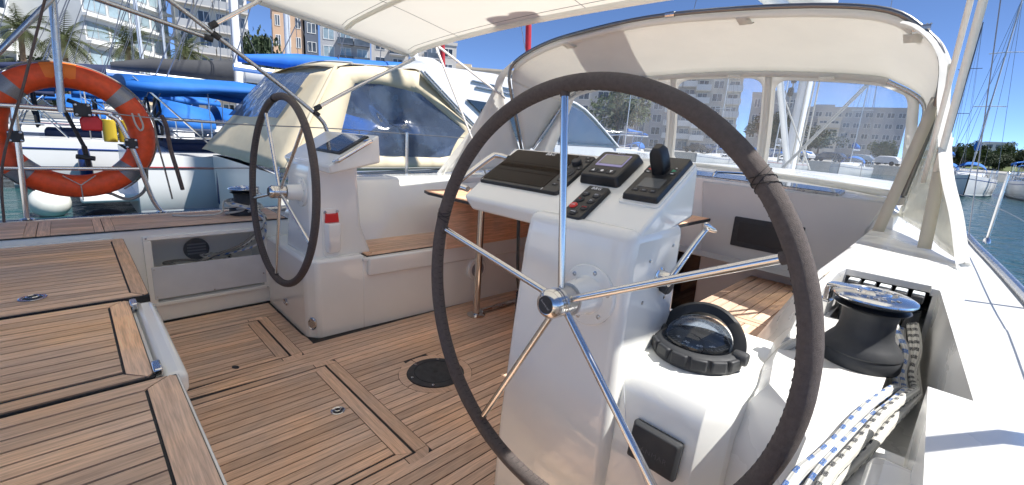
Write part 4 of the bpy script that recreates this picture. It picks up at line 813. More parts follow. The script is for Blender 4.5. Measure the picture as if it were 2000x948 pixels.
strap(sp, (-.16, 2.83, 1.50), (-.235, 2.72, .875), .045, mat('webbing_beige', (.62, .58, .48), .8, trans=.15)); strap(sp, (-.09, 2.72, 1.32), (-.055, 2.5, .86), .045, bpy.data.materials['webbing_beige'])
tube_part('tension_tube', [(-.205, 3.06, 1.03), (-.15, 2.86, 1.42)], .013, sp, STEEL); MB().box(-.225, 3.03, .985, -.185, 3.09, 1.03).build('bow_foot', STEEL, sp, bevel=.005)

# ------------------------------------------------------------------ pushpit, lifebuoy, lifelines
pp = thing('pushpit', 'stainless steel pushpit rail at the port quarter behind the lifebuoy clamps', 'rail', (-3.6, 0, .57))
tube_part('top_tube', [(-3.55, -1.1, 1.18), (-3.6, -.5, 1.185), (-3.6, .13, 1.185), (-3.6, .205, 1.165), (-3.6, .245, 1.11), (-3.6, .295, .93), (-3.6, .345, .68), (-3.6, .385, .58)], .0135, pp)
tube_part('mid_tube', [(-3.55, -1.1, .865), (-3.6, -.5, .862), (-3.6, .318, .856)], .0115, pp, None, 4); tube_part('post', [(-3.6, -.18, 1.18), (-3.6, -.207, .57)], .0135, pp)
for y in (.385, -.207): MB().lathe([(.03, 0), (.03, .006), (.016, .012)], 18, Matrix.Translation((-3.6, y, .574))).build('base_flange', STEEL, pp)
pole = tag(tube_part('awning_pole', [(-3.56, .0, 1.17), (-3.56, .035, 1.75), (-3.55, .05, 2.1)], .017, None, STEELD), 'dark vertical steel pole clamped to the pushpit in front of the lifebuoy', 'pole')
lb = thing('lifebuoy', 'orange ring lifebuoy with grey reflective bands hung on the port rail', 'lifebuoy', (-3.67, .03, 1.06)); Ml = frame((-3.672, .03, 1.06), (0, 1, 0), (1, .0, .02))
def ringseg(a0, a1, n_, R0, w_, h_):
    rings = []
    for i in range(n_+1):
        a = R(lerp(a0, a1, i/n_)); rings.append([Ml@V((R0+w_*math.cos(R(q)))*math.cos(a), (R0+w_*math.cos(R(q)))*math.sin(a), h_*math.sin(R(q))) for q in range(0, 360, 20)])
    return rings
m = MB(); m.loft(ringseg(0, 360, 72, .312, .066, .05), True, False); ring_ = m.build('ring', ORANGE, lb, smooth=60)
for a in (43, 135, 225, 315): m = MB(); m.loft(ringseg(a-6, a+6, 4, .312, .0672, .0513), True, False); m.build('reflective_band', REFL, lb, smooth=60)
for a in (90,): m = MB(); m.loft(ringseg(a-9, a+14, 6, .316, .066, .0512), True, False); m.build('bright_patch', mat('orange_bright', (.9, .2, .02), .5), lb, smooth=60)
m = MB(); m.tube([Ml@V(.384*math.cos(R(a)), .384*math.sin(R(a)), .02*math.sin(R(a*4))) for a in range(-60, 241, 6)], .005, 6); m.build('grab_line', ROPEG, lb)
m = MB(); m.tube([Ml@V(0, -.39, .03), Ml@V(0, -.30, .06), Ml@V(-.07, -.245, .045)], .003, 5); m.tube([Ml@V(0, -.30, .06), Ml@V(.07, -.245, .045)], .003, 5); m.build('bridle', ROPE, lb)
def clampk(p, s=.03):
    t = thing('rail_clamp', 'black plastic clamp on the pushpit '+('corner post' if p[1] > .1 else 'post' if p[2] < 1.1 else 'top tube'), 'clamp', p); m = MB(); m.box(p[0]-.02, p[1]-s, p[2]-s, p[0]+.028, p[1]+s, p[2]+s); m.build('block', BLKM, t, bevel=.008)
    for a in (-1, 1):
        for b in (-1, 1): MB().lathe([(.007, 0), (.006, .005), (0, .006)], 10, frame((p[0]+.028, p[1]+a*s*.7, p[2]+b*s*.7), (0, 1, 0), (1, 0, 0))).build('bolt', STEELD, t)
    return t
clampk((-3.6, -.192, 1.03)); clampk((-3.6, .28, 1.01)); clampk((-3.6, .085, 1.19), .038)
br = thing('outboard_bracket', 'black folding bracket with red pad hanging inside the lifebuoy', 'bracket', (-3.66, .05, .9))
for p, q, r_ in (((-3.66, .0, 1.22), (-3.68, .07, .98), .010), ((-3.68, .07, .98), (-3.72, .08, .84), .013), ((-3.66, .03, 1.24), (-3.64, .12, 1.20), .012), ((-3.7, .03, .92), (-3.68, .11, .91), .014)): tube_part('arm', [p, q], r_, br, BLKM)
m = MB(); m.prism([(-.045, -.03), (.045, -.03), (.05, .03), (.03, .055), (-.03, .055), (-.05, .03)], -.012, .012, frame((-3.63, .115, 1.105), (0, 1, 0), (1, 0, 0))); m.build('pad', RED, br, bevel=.008)
yb = thing('rescue_bag', 'yellow rescue line bag hanging beside the red pad', 'bag', (-3.9, .2, 1.0)); m = MB()
for dy in (0, .075): m.loft([[(-3.9+.03*math.cos(R(a)), .205+dy+.034*math.cos(R(a+60)), z) for a in range(0, 360, 30)] for z in (1.0, 1.01, 1.12, 1.14)])
m.build('bag_body', YEL, yb, bevel=.004)
ll = MB(); P_ = [(-3.6, .13, 1.185), (-3.6, .67, 1.16), (-3.6, 1.48, 1.172), (-3.6, 2.2, 1.165), (-3.58, 4.2, 1.15), (-3.35, 6.5, 1.15)]
tag(tube_part('lifeline', P_, .004, None, WIRE, 4, 6), 'upper wire lifeline running forward from the pushpit on the port side', 'lifeline', 'lifelines'); tag(tube_part('lifeline', [(p[0], p[1]+.1, .86) for p in P_], .0035, None, WIRE, 4, 6), 'lower wire lifeline along the port side', 'lifeline', 'lifelines')
def stanchion(x, y, lab, cat='stanchion', h=.65):
    t = thing('stanchion', lab, cat, (x, y, DZ), 'guard-rail stanchions'); tube_part('post', [(x, y, DZ), (x, y, DZ+h)], .0125, t); MB().lathe([(.03, 0), (.026, .03), (.014, .05)], 16, Matrix.Translation((x, y, DZ+.01))).build('socket', STEEL, t)
    MB().lathe([(.014, 0), (.014, .012), (.006, .02)], 12, Matrix.Translation((x, y, DZ+h-.005))).build('cap', STEEL, t)
stanchion(-3.6, 2.2, 'steel stanchion standing in front of the beige canopied boat'); stanchion(-3.55, 4.2, 'steel stanchion on the port side seen through the sprayhood window')
stanchion(.27, 6.0, 'steel stanchion on the starboard rail at the right edge'); stanchion(.42, 3.4, 'near steel stanchion on the starboard rail just outside the frame')
stl = [(.50, .2, 1.16), (.46, 2.6, 1.16), (.42, 3.4, 1.16), (.27, 6.0, 1.16), (-.1, 8.5, 1.14), (-1.3, 12, 1.1)]
tag(tube_part('lifeline', stl, .004, None, WIRE, 5, 6), 'upper wire lifeline on the starboard side by the sprayhood', 'lifeline', 'lifelines'); tag(tube_part('lifeline', [(p[0], p[1], .86) for p in stl], .0035, None, WIRE, 5, 6), 'lower wire lifeline on the starboard side by the sprayhood', 'lifeline', 'lifelines')
rope('hanging_line', 'dark line running down from the awning past the left of the lifebuoy', [(-3.42, .03, 1.80), (-3.42, -.12, 1.3), (-3.42, -.245, .9), (-3.42, -.28, .6)], .006, ROPED); rope('hanging_line', 'pale mooring line sagging under the lifebuoy across to the corner post', [(-3.62, -.6, .95), (-3.66, -.2, .82), (-3.68, -.05, .70), (-3.68, .05, .72), (-3.67, .15, .70), (-3.66, .24, .66), (-3.64, .32, .72), (-3.62, .34, .86)], .009, ROPEG)
rope('hanging_line', 'bundle of brown line tied to the lifeline right of the lifebuoy', [(-3.58, .44, 1.19), (-3.585, .46, 1.12), (-3.60, .47, .98), (-3.58, .49, .84), (-3.6, .51, .72)], .012, ROPED); rope('hanging_line', 'thin pale line dangling beside the brown bundle', [(-3.6, .40, 1.17), (-3.6, .41, 1.0), (-3.61, .43, .85), (-3.6, .45, .66)], .005, ROPEG); rope('hanging_line', 'short pale loop tied on the top rail above the corner post', [(-3.585, .30, 1.19), (-3.58, .31, 1.13), (-3.58, .33, 1.09), (-3.58, .345, 1.12), (-3.585, .33, 1.19)], .005, ROPE)
rope('deck_line', 'thin grey line lying along the starboard side deck', [(.15, 2.3, .555), (.2, 1.9, .545), (.26, 1.5, .54), (.33, 1.2, .54), (.36, .9, .54), (.38, .4, .54)], .006, ROPEG)
MB_ = MB(); MB_.tube([(-4.0, .13+.15*math.cos(R(k)), .36+.15*math.sin(R(k))) for k in range(0, 360, 12)], .042, 12, closed=True); tag(MB_.build('tyre_fender', TYRE, smooth=60), 'black tyre fender hanging outside the hull below the lifebuoy', 'fender')
# own mast, boom and rigging ahead of the sprayhood
mt = thing('mast', 'white mast of this yacht with blocks and halyards seen through the right window', 'mast', (XC, 6.5, .9))
def ell(cx, cy, z, a, b_): return [(cx+a*math.cos(R(q)), cy+b_*math.sin(R(q)), z) for q in range(0, 360, 20)]
m = MB(); m.loft([ell(XC, 6.5, .9, .07, .12), ell(XC, 6.5, 16, .06, .1)]); m.build('spar', MASTW, mt, smooth=60)
tube_part('vang', [(XC, 6.35, 1.15), (XC, 5.2, 2.25)], .035, mt, MASTM); 
m = MB(); m.loft([[(XC+.07*math.cos(R(q)), y, 2.62+.0*y+.1*math.sin(R(q))) for q in range(0, 360, 20)] for y in (6.35, 2.2)]); m.build('boom', MASTW, mt, smooth=60)
m = MB(); m.loft([[(XC+hw*math.cos(R(q)), y, 2.9+hh*math.sin(R(q))) for q in range(0, 360, 20)] for y, hw, hh in ((6.3, .2, .34), (5, .2, .3), (3.5, .17, .24), (2.3, .1, .14))]); m.build('sail_bag', CANV, mt, smooth=60)
for a, b in (((XC+.1, 6.45, 1.1), (XC+.14, 6.4, 8)), ((XC+.16, 6.45, 1.1), (XC+.1, 6.4, 8)), ((XC-.12, 6.45, 1.1), (XC-.1, 6.4, 8)), ((XC+.05, 6.38, 1.1), (XC+.05, 6.35, 8)), ((XC+.3, 6.2, 1.05), (XC-.45, 6.2, 2.5)), ((XC+.03, 6.1, 1.05), (XC+1.0, 6.4, 2.6)), ((XC+.05, 6.1, 1.05), (XC+1.03, 6.4, 2.6)), ((.15, 6.2, .55), (XC, 6.5, 15)), ((mir(.15), 6.2, .55), (XC, 6.5, 15)), ((XC, 12.3, .6), (XC, 6.5, 15.5))):
    m = MB(); m.tube([a, b], .009 if a[2] > .8 else .005, 6); m.build('line', ROPE if a[2] > .8 else WIRE, mt)
for z, x in ((1.75, -.12), (1.95, -.1), (2.1, -.09)): MB().lathe([(.05, -.02), (.055, 0), (.05, .02)], 16, frame((XC+x, 6.33, z), (0, 1, 0), (1, .5, 0))).build('block', BLKM, mt)

# ------------------------------------------------------------------ neighbouring motor cruiser with beige canopy
mc = thing('motor_cruiser', 'white motor cruiser with beige canvas canopy moored alongside to port', 'motorboat', (-8.05, 1.9, WZ))
XS, XP = -6.2, -9.9; XM = (XS+XP)/2; HB = (XS-XP)/2
def mhull(sections, zlist):
    rings = []
    for y, hbm, zs in sections:
        ring = []
        for f, zz in zlist: ring.append((XM+hbm*f, y, lerp(WZ, zs, zz) if zz >= 0 else WZ+zz))
        ring += [(2*XM-p[0], p[1], p[2]) for p in ring[::-1]]; rings.append(ring)
    return rings
SEC = [(1.9, HB*.97, .52), (4, HB, .56), (7, HB, .66), (10, HB*.86, .82), (12.5, HB*.5, .98), (14, .05, 1.08)]
m = MB(); m.loft(mhull(SEC, ((.985, 1), (1, .9), (.97, .45), (.86, .0), (.5, -.4))), closed=False, caps=False); m.f.append(tuple(range(10))); m.build('hull', CREAM, mc, smooth=50)
m = MB(); m.loft([[(XM+h*.985, y, z), (XM+h*.5, y, z+.04), (XM, y, z+.06), (XM-h*.5, y, z+.04), (XM-h*.985, y, z)] for y, h, z in SEC], closed=False, caps=False); m.build('deck', HULLW, mc, smooth=50)
m = MB(); m.tube([(XM+h*1.0, y, z-.06) for y, h, z in SEC], .035, 8); m.build('rub_rail', STEELD, mc)
# superstructure: white roof wing and coachroof
sup = [(4.35, .6), (5.2, 1.25), (4.15, 2.06), (4.3, 2.2), (5.9, 2.27), (7.3, 2.16), (8.4, 1.95), (10.0, 1.12), (12.6, .95), (12.6, .7), (8, .62)]
rr_ = []
for xx, sc_y in ((XS-.10, 0), (XS-.5, .08), (XM, .12), (XP+.5, .08), (XP+.10, 0)): rr_.append([(xx, y, z+(sc_y if z > 1.5 else sc_y*.4)) for y, z in sup])
m = MB(); m.loft(rr_); m.build('superstructure', HULLW, mc, smooth=30, bevel=.02)
m = MB(); m.prism([(5.0, 1.78), (6.6, 1.76), (7.7, 1.62), (7.2, 1.2), (6.0, 1.2), (5.55, 1.45)], 0, .03, frame((XS-.09, 0, 0), (0, 1, 0), (1, 0, 0))); m.build('side_window', DGLASS, mc)
m = MB(); m.prism([(7.35, 2.02), (8.3, 1.84), (9.75, 1.16), (7.6, 1.16)], 0, .03, frame((XS-.092, 0, 0), (0, 1, 0), (1, 0, 0))); m.build('windscreen_side', mat('tinted_glass', (.05, .08, .14), .06, coat=.5), mc)
tube_part('windscreen_frame', [(XS-.07, 7.3, 2.08), (XS-.07, 8.36, 1.9), (XS-.07, 9.9, 1.13)], .035, mc, MASTW, 4)
for d in (0, .07): tube_part('roof_track', [(XS-.05, 4.05+d, 2.1), (XS-.05, 4.9+d, 1.5), (XS-.05, 5.45+d, 1.15)], .016, mc, STEELD, 3)
for d in (0, .09): tube_part('roof_rail', [(XS-.08, 5.1+d, 2.10-d), (XS-.08, 6.2+d, 2.06-d)], .014, mc, STEEL)
MB().lathe([(.05, 0), (.05, .02), (.03, .03)], 18, frame((XS-.09, 5.35, 1.62), (0, 1, 0), (1, 0, 0))).build('vent', STEEL, mc)
# canvas canopy: aft curtain, side panel and top, with vinyl windows
def quadgrid(a, b, c, d, n_=8, sag=0, bul=(0, 0, 0)):
    a, b, c, d = map(Vector, (a, b, c, d)); return [[a.lerp(b, i/n_).lerp(d.lerp(c, i/n_), j/n_)+Vector(bul)*math.sin(math.pi*i/n_)*math.sin(math.pi*j/n_)+V(0, 0, .008*math.sin(i*2.1+j*1.7)) for j in range(n_+1)] for i in range(n_+1)]
BL, TLc, TR, BR = (XP+.05, 1.75, .62), (XP+.45, 2.95, 2.14), (XS-.25, 2.78, 1.98), (XS+.05, 1.95, .56)
m = MB(); m.grid(quadgrid(BL, TLc, TR, BR, 10, 0, (0, -.1, .05))); can = m.build('canopy_aft_curtain', BEIGE, mc, solid=.004, smooth=60)
def ip(a, b, c, d, s, t): a, b, c, d = map(Vector, (a, b, c, d)); return a.lerp(b, s).lerp(d.lerp(c, s), t)+Vector((0, -.1, .05))*math.sin(math.pi*s)*math.sin(math.pi*t)+V(.0, -.075, .045)
q = [ip(BL, TLc, TR, BR, *st) for st in ((.38, .08), (.9, .08), (.9, .84), (.42, .80))]
m = MB(); m.grid(quadgrid(*q, 6)); m.build('aft_window', VINYLB, mc, smooth=60)
side = [(1.95, .56), (2.78, 1.98), (3.3, 2.08), (4.15, 2.12), (5.25, 1.22), (5.3, .62)]
def sx(z): return XS+.05-.30*max(0, (z-.6))/1.5
m = MB(); cpt_ = (3.6, 1.25); rings = []
dn = []
for i in range(len(side)):
    a, b = side[i], side[(i+1) % len(side)]
    for j in range(6): dn.append((lerp(a[0], b[0], j/6), lerp(a[1], b[1], j/6)))
win = [(2.72, .98), (3.02, 1.80), (3.45, 1.84), (4.15, 1.78), (5.0, 1.25), (4.75, 1.05), (4.6, .78), (3.2, .80)]
dw = []
for i in range(len(dn)):
    # nearest matching point on window outline by parameter
    t = i/len(dn)*len(win); k = int(t); a, b = win[k % len(win)], win[(k+1) % len(win)]; dw.append((lerp(a[0], b[0], t-k), lerp(a[1], b[1], t-k)))
# panel with a hole: ring between outline and window by angle
def by_angle(poly, n_=48):
    out = []
    for k in range(n_):
        a = 2*math.pi*k/n_; d = (math.cos(a), math.sin(a)); best = None
        for i in range(len(poly)):
            p, q_ = poly[i], poly[(i+1) % len(poly)]; ex, ey = q_[0]-p[0], q_[1]-p[1]; den = d[0]*ey-d[1]*ex
            if abs(den) < 1e-9: continue
            t = ((p[0]-cpt_[0])*ey-(p[1]-cpt_[1])*ex)/den; s = ((p[0]-cpt_[0])*d[1]-(p[1]-cpt_[1])*d[0])/den
            if t > 0 and -1e-6 <= s <= 1+1e-6 and (best is None or t < best): best = t
        out.append((cpt_[0]+d[0]*best, cpt_[1]+d[1]*best))
    return out
O_, W_ = by_angle(side), by_angle(win)
m.loft([[(sx(z), y, z) for y, z in O_], [(sx(lerp(p[1], q_[1], .5))+.02, lerp(p[0], q_[0], .5), lerp(p[1], q_[1], .5)) for p, q_ in zip(O_, W_)], [(sx(z), y, z) for y, z in W_]], True, False); m.build('canopy_side_panel', BEIGE, mc, solid=.004, smooth=60)
m = MB(); m.loft([[(sx(z)-.02*math.sin(k*.5)*f, cpt_[0]+(y-cpt_[0])*f, cpt_[1]+(z-cpt_[1])*f) for k, (y, z) in enumerate(W_)] for f in (1, .8, .6, .4, .2, .03)], True, False); m.build('side_window_vinyl', VINYLB, mc, smooth=60)
m = MB(); m.grid([[(lerp(XS-.27, XP+.35, i/10), y, z+.10*math.sin(math.pi*i/10)) for y, z in ((2.78, 1.98), (3.0, 2.06), (3.5, 2.11), (4.2, 2.16))] for i in range(11)]); m.build('canopy_top', BEIGE, mc, solid=.005, smooth=60)
m = MB(); m.tube([(XS-.26, 2.8, 1.99), (XS-.1, 2.4, 1.35), (XS+.07, 1.98, .6)], .03, 8); m.build('canopy_piping', BEIGE, mc, smooth=60)
for y in (2.95, 3.15): m = MB(); m.tube([(lerp(XS-.27, XP+.4, i/10), y+.1, 2.075+.10*math.sin(math.pi*i/10)) for i in range(11)], .02, 6); m.build('canopy_fold', LGREY, mc, smooth=60)
m = MB(); m.grid(quadgrid((XS-.05, 5.0, .6), (XS+.0, 5.25, 1.22), (XS+.0, 5.9, 1.0), (XS, 6.0, .6), 4)); m.build('corner_flap', BEIGE, mc, solid=.004)
tube_part('stern_rail', [(XS-.1, 1.95, .62), (XS-.08, 2.0, .45), (XS-.05, 2.7, .42)], .018, mc)
tube_part('bow_rail', [(XS-.05, 5.0, .64), (XS-.06, 5.25, 1.0), (XS-.08, 5.6, 1.12), (XS-.15, 8, 1.25), (XM+HB*.84, 10, 1.42), (XM+HB*.5, 12.4, 1.56), (XM, 13.9, 1.62), (XM-HB*.5, 12.4, 1.56), (XP+.3, 9.5, 1.4)], .016, mc)
tube_part('bow_rail', [(XS-.1, 5.3, .8), (XS-.15, 8, .95), (XM+HB*.84, 10, 1.12), (XM+HB*.5, 12.4, 1.26)], .011, mc)
for y, f in ((6.6, 1.0), (7.8, .98), (9, .92), (10.3, .83), (11.6, .64), (12.8, .42)): tube_part('rail_post', [(XM+HB*f-.03, y-.12, .66+.05*(y-6.6)), (XM+HB*f-.06, y+.12, 1.18+.065*(y-6.6))], .014, mc)
tube_part('grab_loop', [(XS-.4, 7.0, 1.0), (XS-.35, 7.05, 1.32), (XS-.33, 7.25, 1.34), (XS-.3, 7.35, 1.0)], .02, mc)
lettering('ASTON', .22, frame((XS-.075, 11.1, .93), (0, 1, 0), (1, 0, .3)), GREYP, mc)
MB().lathe([(.3, 0), (.34, .06), (.34, .12), (.2, .2), (0, .2)], 20, Matrix.Translation((XM+.6, 4.9, 2.3))).build('radar_dome', HULLW, mc)
tube_part('mast_post', [(XM+.6, 4.7, 2.2), (XM+.6, 4.7, 3.4)], .06, mc, MASTW)

# ------------------------------------------------------------------ sailing boats
def sailboat(label, x, y0, L, beam, hullm=HULLW, stripe=STRR, bim=BLUE, boomc=BLUE, mast_h=15, rz=0, group='sailing boats in the marina', mastm=MASTM, boomz=2.9, detail=2, flag=None, hood=BLUE, bf=.36):
    t = thing('sailing_boat', label, 'sailing boat', (0, 0, 0), group); W = 0.0; B = beam/2
    S = [(0, B*.86, 1.12), (L*.25, B*.98, 1.1), (L*.5, B, 1.14), (L*.72, B*.78, 1.22), (L*.9, B*.35, 1.34), (L, .03, 1.42)]
    def ringz(lst): return [[(h*f, y, lerp(0, z, zz) if zz >= 0 else zz) for f, zz in lst]+[(-h*f, y, lerp(0, z, zz) if zz >= 0 else zz) for f, zz in lst[::-1]] for y, h, z in S]
    m = MB(); m.loft(ringz([(1, 1), (1.0, .55), (.95, .12), (.86, -.05), (.5, -.4)]), closed=False, caps=False); m.f.append(tuple(range(10))); m.build('hull', hullm, t, smooth=50)
    m = MB(); m.loft([[(h, y, z), (h*.5, y, z+.05), (0, y, z+.07), (-h*.5, y, z+.05), (-h, y, z)] for y, h, z in S], closed=False, caps=False); m.build('deck', HULLW, t, smooth=50)
    for s in (1, -1):
        m = MB(); m.loft([[(s*(h*1.004+.004), y, z*.80), (s*(h*1.004+.004), y, z*.80+.035)] for y, h, z in S], closed=False, caps=False); m.build('sheer_stripe', stripe, t, solid=.004)
        m = MB(); m.loft([[(s*(h*.955+.006), y, .0), (s*(h*.97+.006), y, .15)] for y, h, z in S], closed=False, caps=False); m.build('boot_stripe', GREYH, t, solid=.004)
    m = MB(); m.loft([[(h, y, 1.1), (h*.85, y, 1.1+z), (0, y, 1.16+z), (-h*.85, y, 1.1+z), (-h, y, 1.1)] for y, h, z in ((L*.32, B*.66, .45), (L*.5, B*.62, .42), (L*.66, B*.45, .3), (L*.72, B*.3, .08))], closed=False, caps=False); m.f.append((4, 3, 2, 1, 0)); cb_ = m.build('cabin', HULLW, t, smooth=40)
    if detail > 0:
        for s in (1, -1):
            for k in range(3): m = MB(); y = L*(.37+.08*k); m.add([(s*(B*.645-.0*k)+s*.004, y, 1.24), (s*(B*.645)+s*.004, y+L*.06, 1.24), (s*B*.575, y+L*.06, 1.44), (s*B*.575, y, 1.44)], [(0, 1, 2, 3)]); m.build('window', DGLASS, cb_, solid=.02)
    my = L*.52; m = MB(); m.loft([[((.08 if detail > 1 else .045)*math.cos(R(a)), my+(.12 if detail > 1 else .07)*math.sin(R(a)), z) for a in range(0, 360, 30)] for z in (1.4, 1.4+mast_h)]); ma = m.build('mast', mastm, t, smooth=60)
    for z in (.4, .7): MB().tube([(-B*.55, my-.1, 1.4+mast_h*z), (0, my, 1.42+mast_h*z), (B*.55, my-.1, 1.4+mast_h*z)], .03, 6).build('spreader', mastm, ma)
    bl_ = L*bf
    m = MB(); m.tube([(0, my-.1, boomz), (0, my-bl_, boomz+.05)], .08, 8); bo = m.build('boom', mastm, t)
    m = MB(); m.loft([[(hw*math.cos(R(a)), y, boomz+.16+hh+hh*math.sin(R(a))) for a in range(0, 360, 30)] for y, hw, hh in ((my-.15, .2, .32), (my-bl_*.3, .19, .26), (my-bl_*.7, .16, .19), (my-bl_+.1, .08, .08))]); m.build('sail_cover', boomc, bo, smooth=60)
    m = MB()
    for a, b in (((B*.97, my-.2, 1.15), (0, my, 1.3+mast_h)), ((-B*.97, my-.2, 1.15), (0, my, 1.3+mast_h)), ((0, L-.1, 1.42), (0, my, 1.35+mast_h)), ((B*.5, .1, 1.15), (0, my, 1.4+mast_h)), ((-B*.5, .1, 1.15), (0, my, 1.4+mast_h)), ((B*.9, my-.5, 1.15), (0, my, 1.4+mast_h*.7)), ((0, my-bl_, boomz+.1), (0, my, 1.4+mast_h)), ((.1, my-bl_*.5, boomz+.4), (0, my, 1.4+mast_h*.6)), ((-.1, my-bl_*.8, boomz+.2), (0, my, 1.4+mast_h*.6))): m.tube([a, b], .012, 5)
    stuff(m.build('rigging', WIRE, t))
    if detail > 0:
        m = MB(); m.tube([(-B*.8, 1.6, 1.75), (-B*.8, .12, 1.75), (B*.8, .12, 1.75), (B*.8, 1.6, 1.75)], .02, 6); m.tube([(-B*.8, 1.6, 1.45), (-B*.8, .12, 1.45), (B*.8, .12, 1.45), (B*.8, 1.6, 1.45)], .015, 6)
        for p in ((-B*.8, 1.6), (-B*.8, .12), (B*.8, .12), (B*.8, 1.6), (0, .12)): m.tube([(p[0], p[1], 1.1), (p[0], p[1], 1.75)], .02, 6)
        stuff(m.build('pushpit', STEEL, t))
        m = MB()
        for s in (1, -1):
            m.tube([(s*B*.8, 1.6, 1.74)]+[(s*h*.96, y, z+.62) for y, h, z in S[1:5]], .007, 5); m.tube([(s*B*.8, 1.6, 1.45)]+[(s*h*.96, y, z+.32) for y, h, z in S[1:5]], .006, 5)
            for k in range(6): y = L*(.2+.12*k); h = B*(.97 if y < L*.6 else .8 if y < L*.75 else .45); m.tube([(s*h*.95, y, 1.12), (s*h*.95, y, 1.76)], .014, 5)
        stuff(m.build('guard_rail', STEEL, t))
        if hood:
            m = MB(); m.grid([[(B*.6*math.cos(R(a)), L*.31+dy, 1.5+(.75-.18*dy)*math.sin(R(a))) for a in range(0, 181, 15)] for dy in (-.1, .5, 1.1)]); m.build('sprayhood', hood, t, solid=.02, smooth=60)
    if bim:
        yb0, yb1 = .0, L*.29
        m = MB(); m.grid([[(B*.92*math.sin(R(a)), y, 2.42+.18*math.cos(R(a*1.1))-.05*abs(y-(yb0+yb1)/2)) for a in range(-90, 91, 15)] for y in [lerp(yb0, yb1, i/6) for i in range(7)]]); b_ = m.build('bimini', bim, t, solid=.02, smooth=60)
        for s in (1, -1):
            for y in (yb0+.1, (yb0+yb1)/2, yb1-.1): MB().tube([(s*B*.85, (yb0+yb1)/2+(y-(yb0+yb1)/2)*.3, 1.15), (s*B*.9, y, 2.42)], .016, 6).build('bimini_pole', STEEL, b_)
            m = MB(); m.grid([[(s*B*.925, y, 2.42-.05*abs(y-(yb0+yb1)/2)+d) for d in (.0, -.14-.03*math.sin(3*y))] for y in [lerp(yb0, yb1, i/8) for i in range(9)]]); m.build('bimini_valance', bim, b_, solid=.012)
    if flag:
        m = MB(); m.tube([(B*.5, .1, 1.7), (B*.55, -.1, 2.9)], .015, 6); fs = m.build('flag_staff', MASTW, t); m = MB(); m.grid([[(B*.55+.04*math.sin(j), -.1-.1*j, 2.85-.22*i-.05*j) for j in range(5)] for i in range(3)]); m.build('flag', flag, fs, solid=.004)
    if detail > 1:
        for s in (1, -1): MB().lathe([(.11, 0), (.11, .04), (.075, .1), (.07, .18), (.1, .2), (0, .21)], 16, Matrix.Translation((s*B*.7, L*.2, 1.18))).build('winch', BLKM, t)
        for k in range(4):
            y = 1.2+k*1.9; s = 1; m = MB(); m.lathe([(.02, .95), (.1, .9), (.12, .6), (.12, .3), (.06, .18)], 12, Matrix.Translation((s*(B+.12), y, 0))); m.build('fender', FEND if k % 2 else HULLB, t, smooth=60)
        m = MB(); m.box(-B*.5, .6, 1.1, B*.5, L*.3, 1.32); m.build('cushion', NAVY, t, bevel=.05)
        for s in (.35, -.4): m = MB(); m.tube([(s*B, .45+.0*k, 1.75) if k == 0 else (s*B+.4*math.cos(R(a)), .5, 1.75+.4*math.sin(R(a))) for k, a in enumerate(range(0, 360, 20))], .025, 6, closed=True); m.build('wheel', BLKM, t, smooth=60)
        MB().box(-B*.7, -.75, .28, B*.7, .05, .42).build('swim_platform', HULLW, t, bevel=.04)
        m = MB(); m.prism([(-.1, -.14), (.1, -.14), (.12, .1), (-.12, .1)], -.1, .1, frame((B*.4, .05, 1.7), (1, 0, 0), (0, -1, 0))); m.build('stern_box', HULLW, t, bevel=.03)
    t.location = (x, y0, WZ); t.rotation_euler = (0, 0, rz); return t
sailboat('white sailing boat with red stripe and tall blue awning beside the beige canopied boat', -11.7, .8, 12.5, 3.9, flag=None)
sailboat('white sailing boat with dark grey boom cover behind the blue awnings', -16.2, -.95, 9.5, 3.3, boomc=DGREY, stripe=STRB, boomz=2.75, mast_h=12, mastm=MASTW, bf=.32)
sailboat('white sailing boat with light grey boom cover, third row back to port', -20.6, .3, 12.8, 3.9, boomc=LGREY, stripe=GREYH, boomz=3.1, mast_h=17)
sailboat('white sailing boat with blue stripe and navy covers, fourth row back to port', -25, -3.6, 12, 3.7, bim=NAVY, boomc=NAVY, stripe=STRB, mast_h=15, detail=1)
sailboat('sailing boat with cream boom cover and no awning further along the pontoon', -29.3, 1.0, 12, 3.7, bim=None, boomc=BEIGE, mast_h=15.5, detail=1)
sailboat('last white sailing boat before the palm promenade', -38, -1, 12, 3.7, bim=BLUE, boomc=BLUE, mast_h=16, detail=1)
RB = 'sailing boats ahead to starboard'
for k, (x, y, L_, lab, bc) in enumerate(((.2, 50, 9, 'small white boat nearest the sprayhood in the right hand row', BLUE), (3.6, 51, 9, 'small white boat second from the sprayhood in the right hand row', LGREY), (7.0, 52, 10, 'small white boat third from the sprayhood in the right hand row', BLUE), (10.4, 53, 9, 'small white boat fourth from the sprayhood in the right hand row', NAVY), (13.8, 54, 10, 'small white boat fifth from the sprayhood in the right hand row', BLUE))):
    sailboat(lab, x, y, L_, 2.9, stripe=STRB, bim=BLUE if k % 2 else None, boomc=bc, mast_h=11.5+k % 3, rz=R(180+3*k), group=RB, detail=1, hood=BLUE if k % 2 == 0 else None)
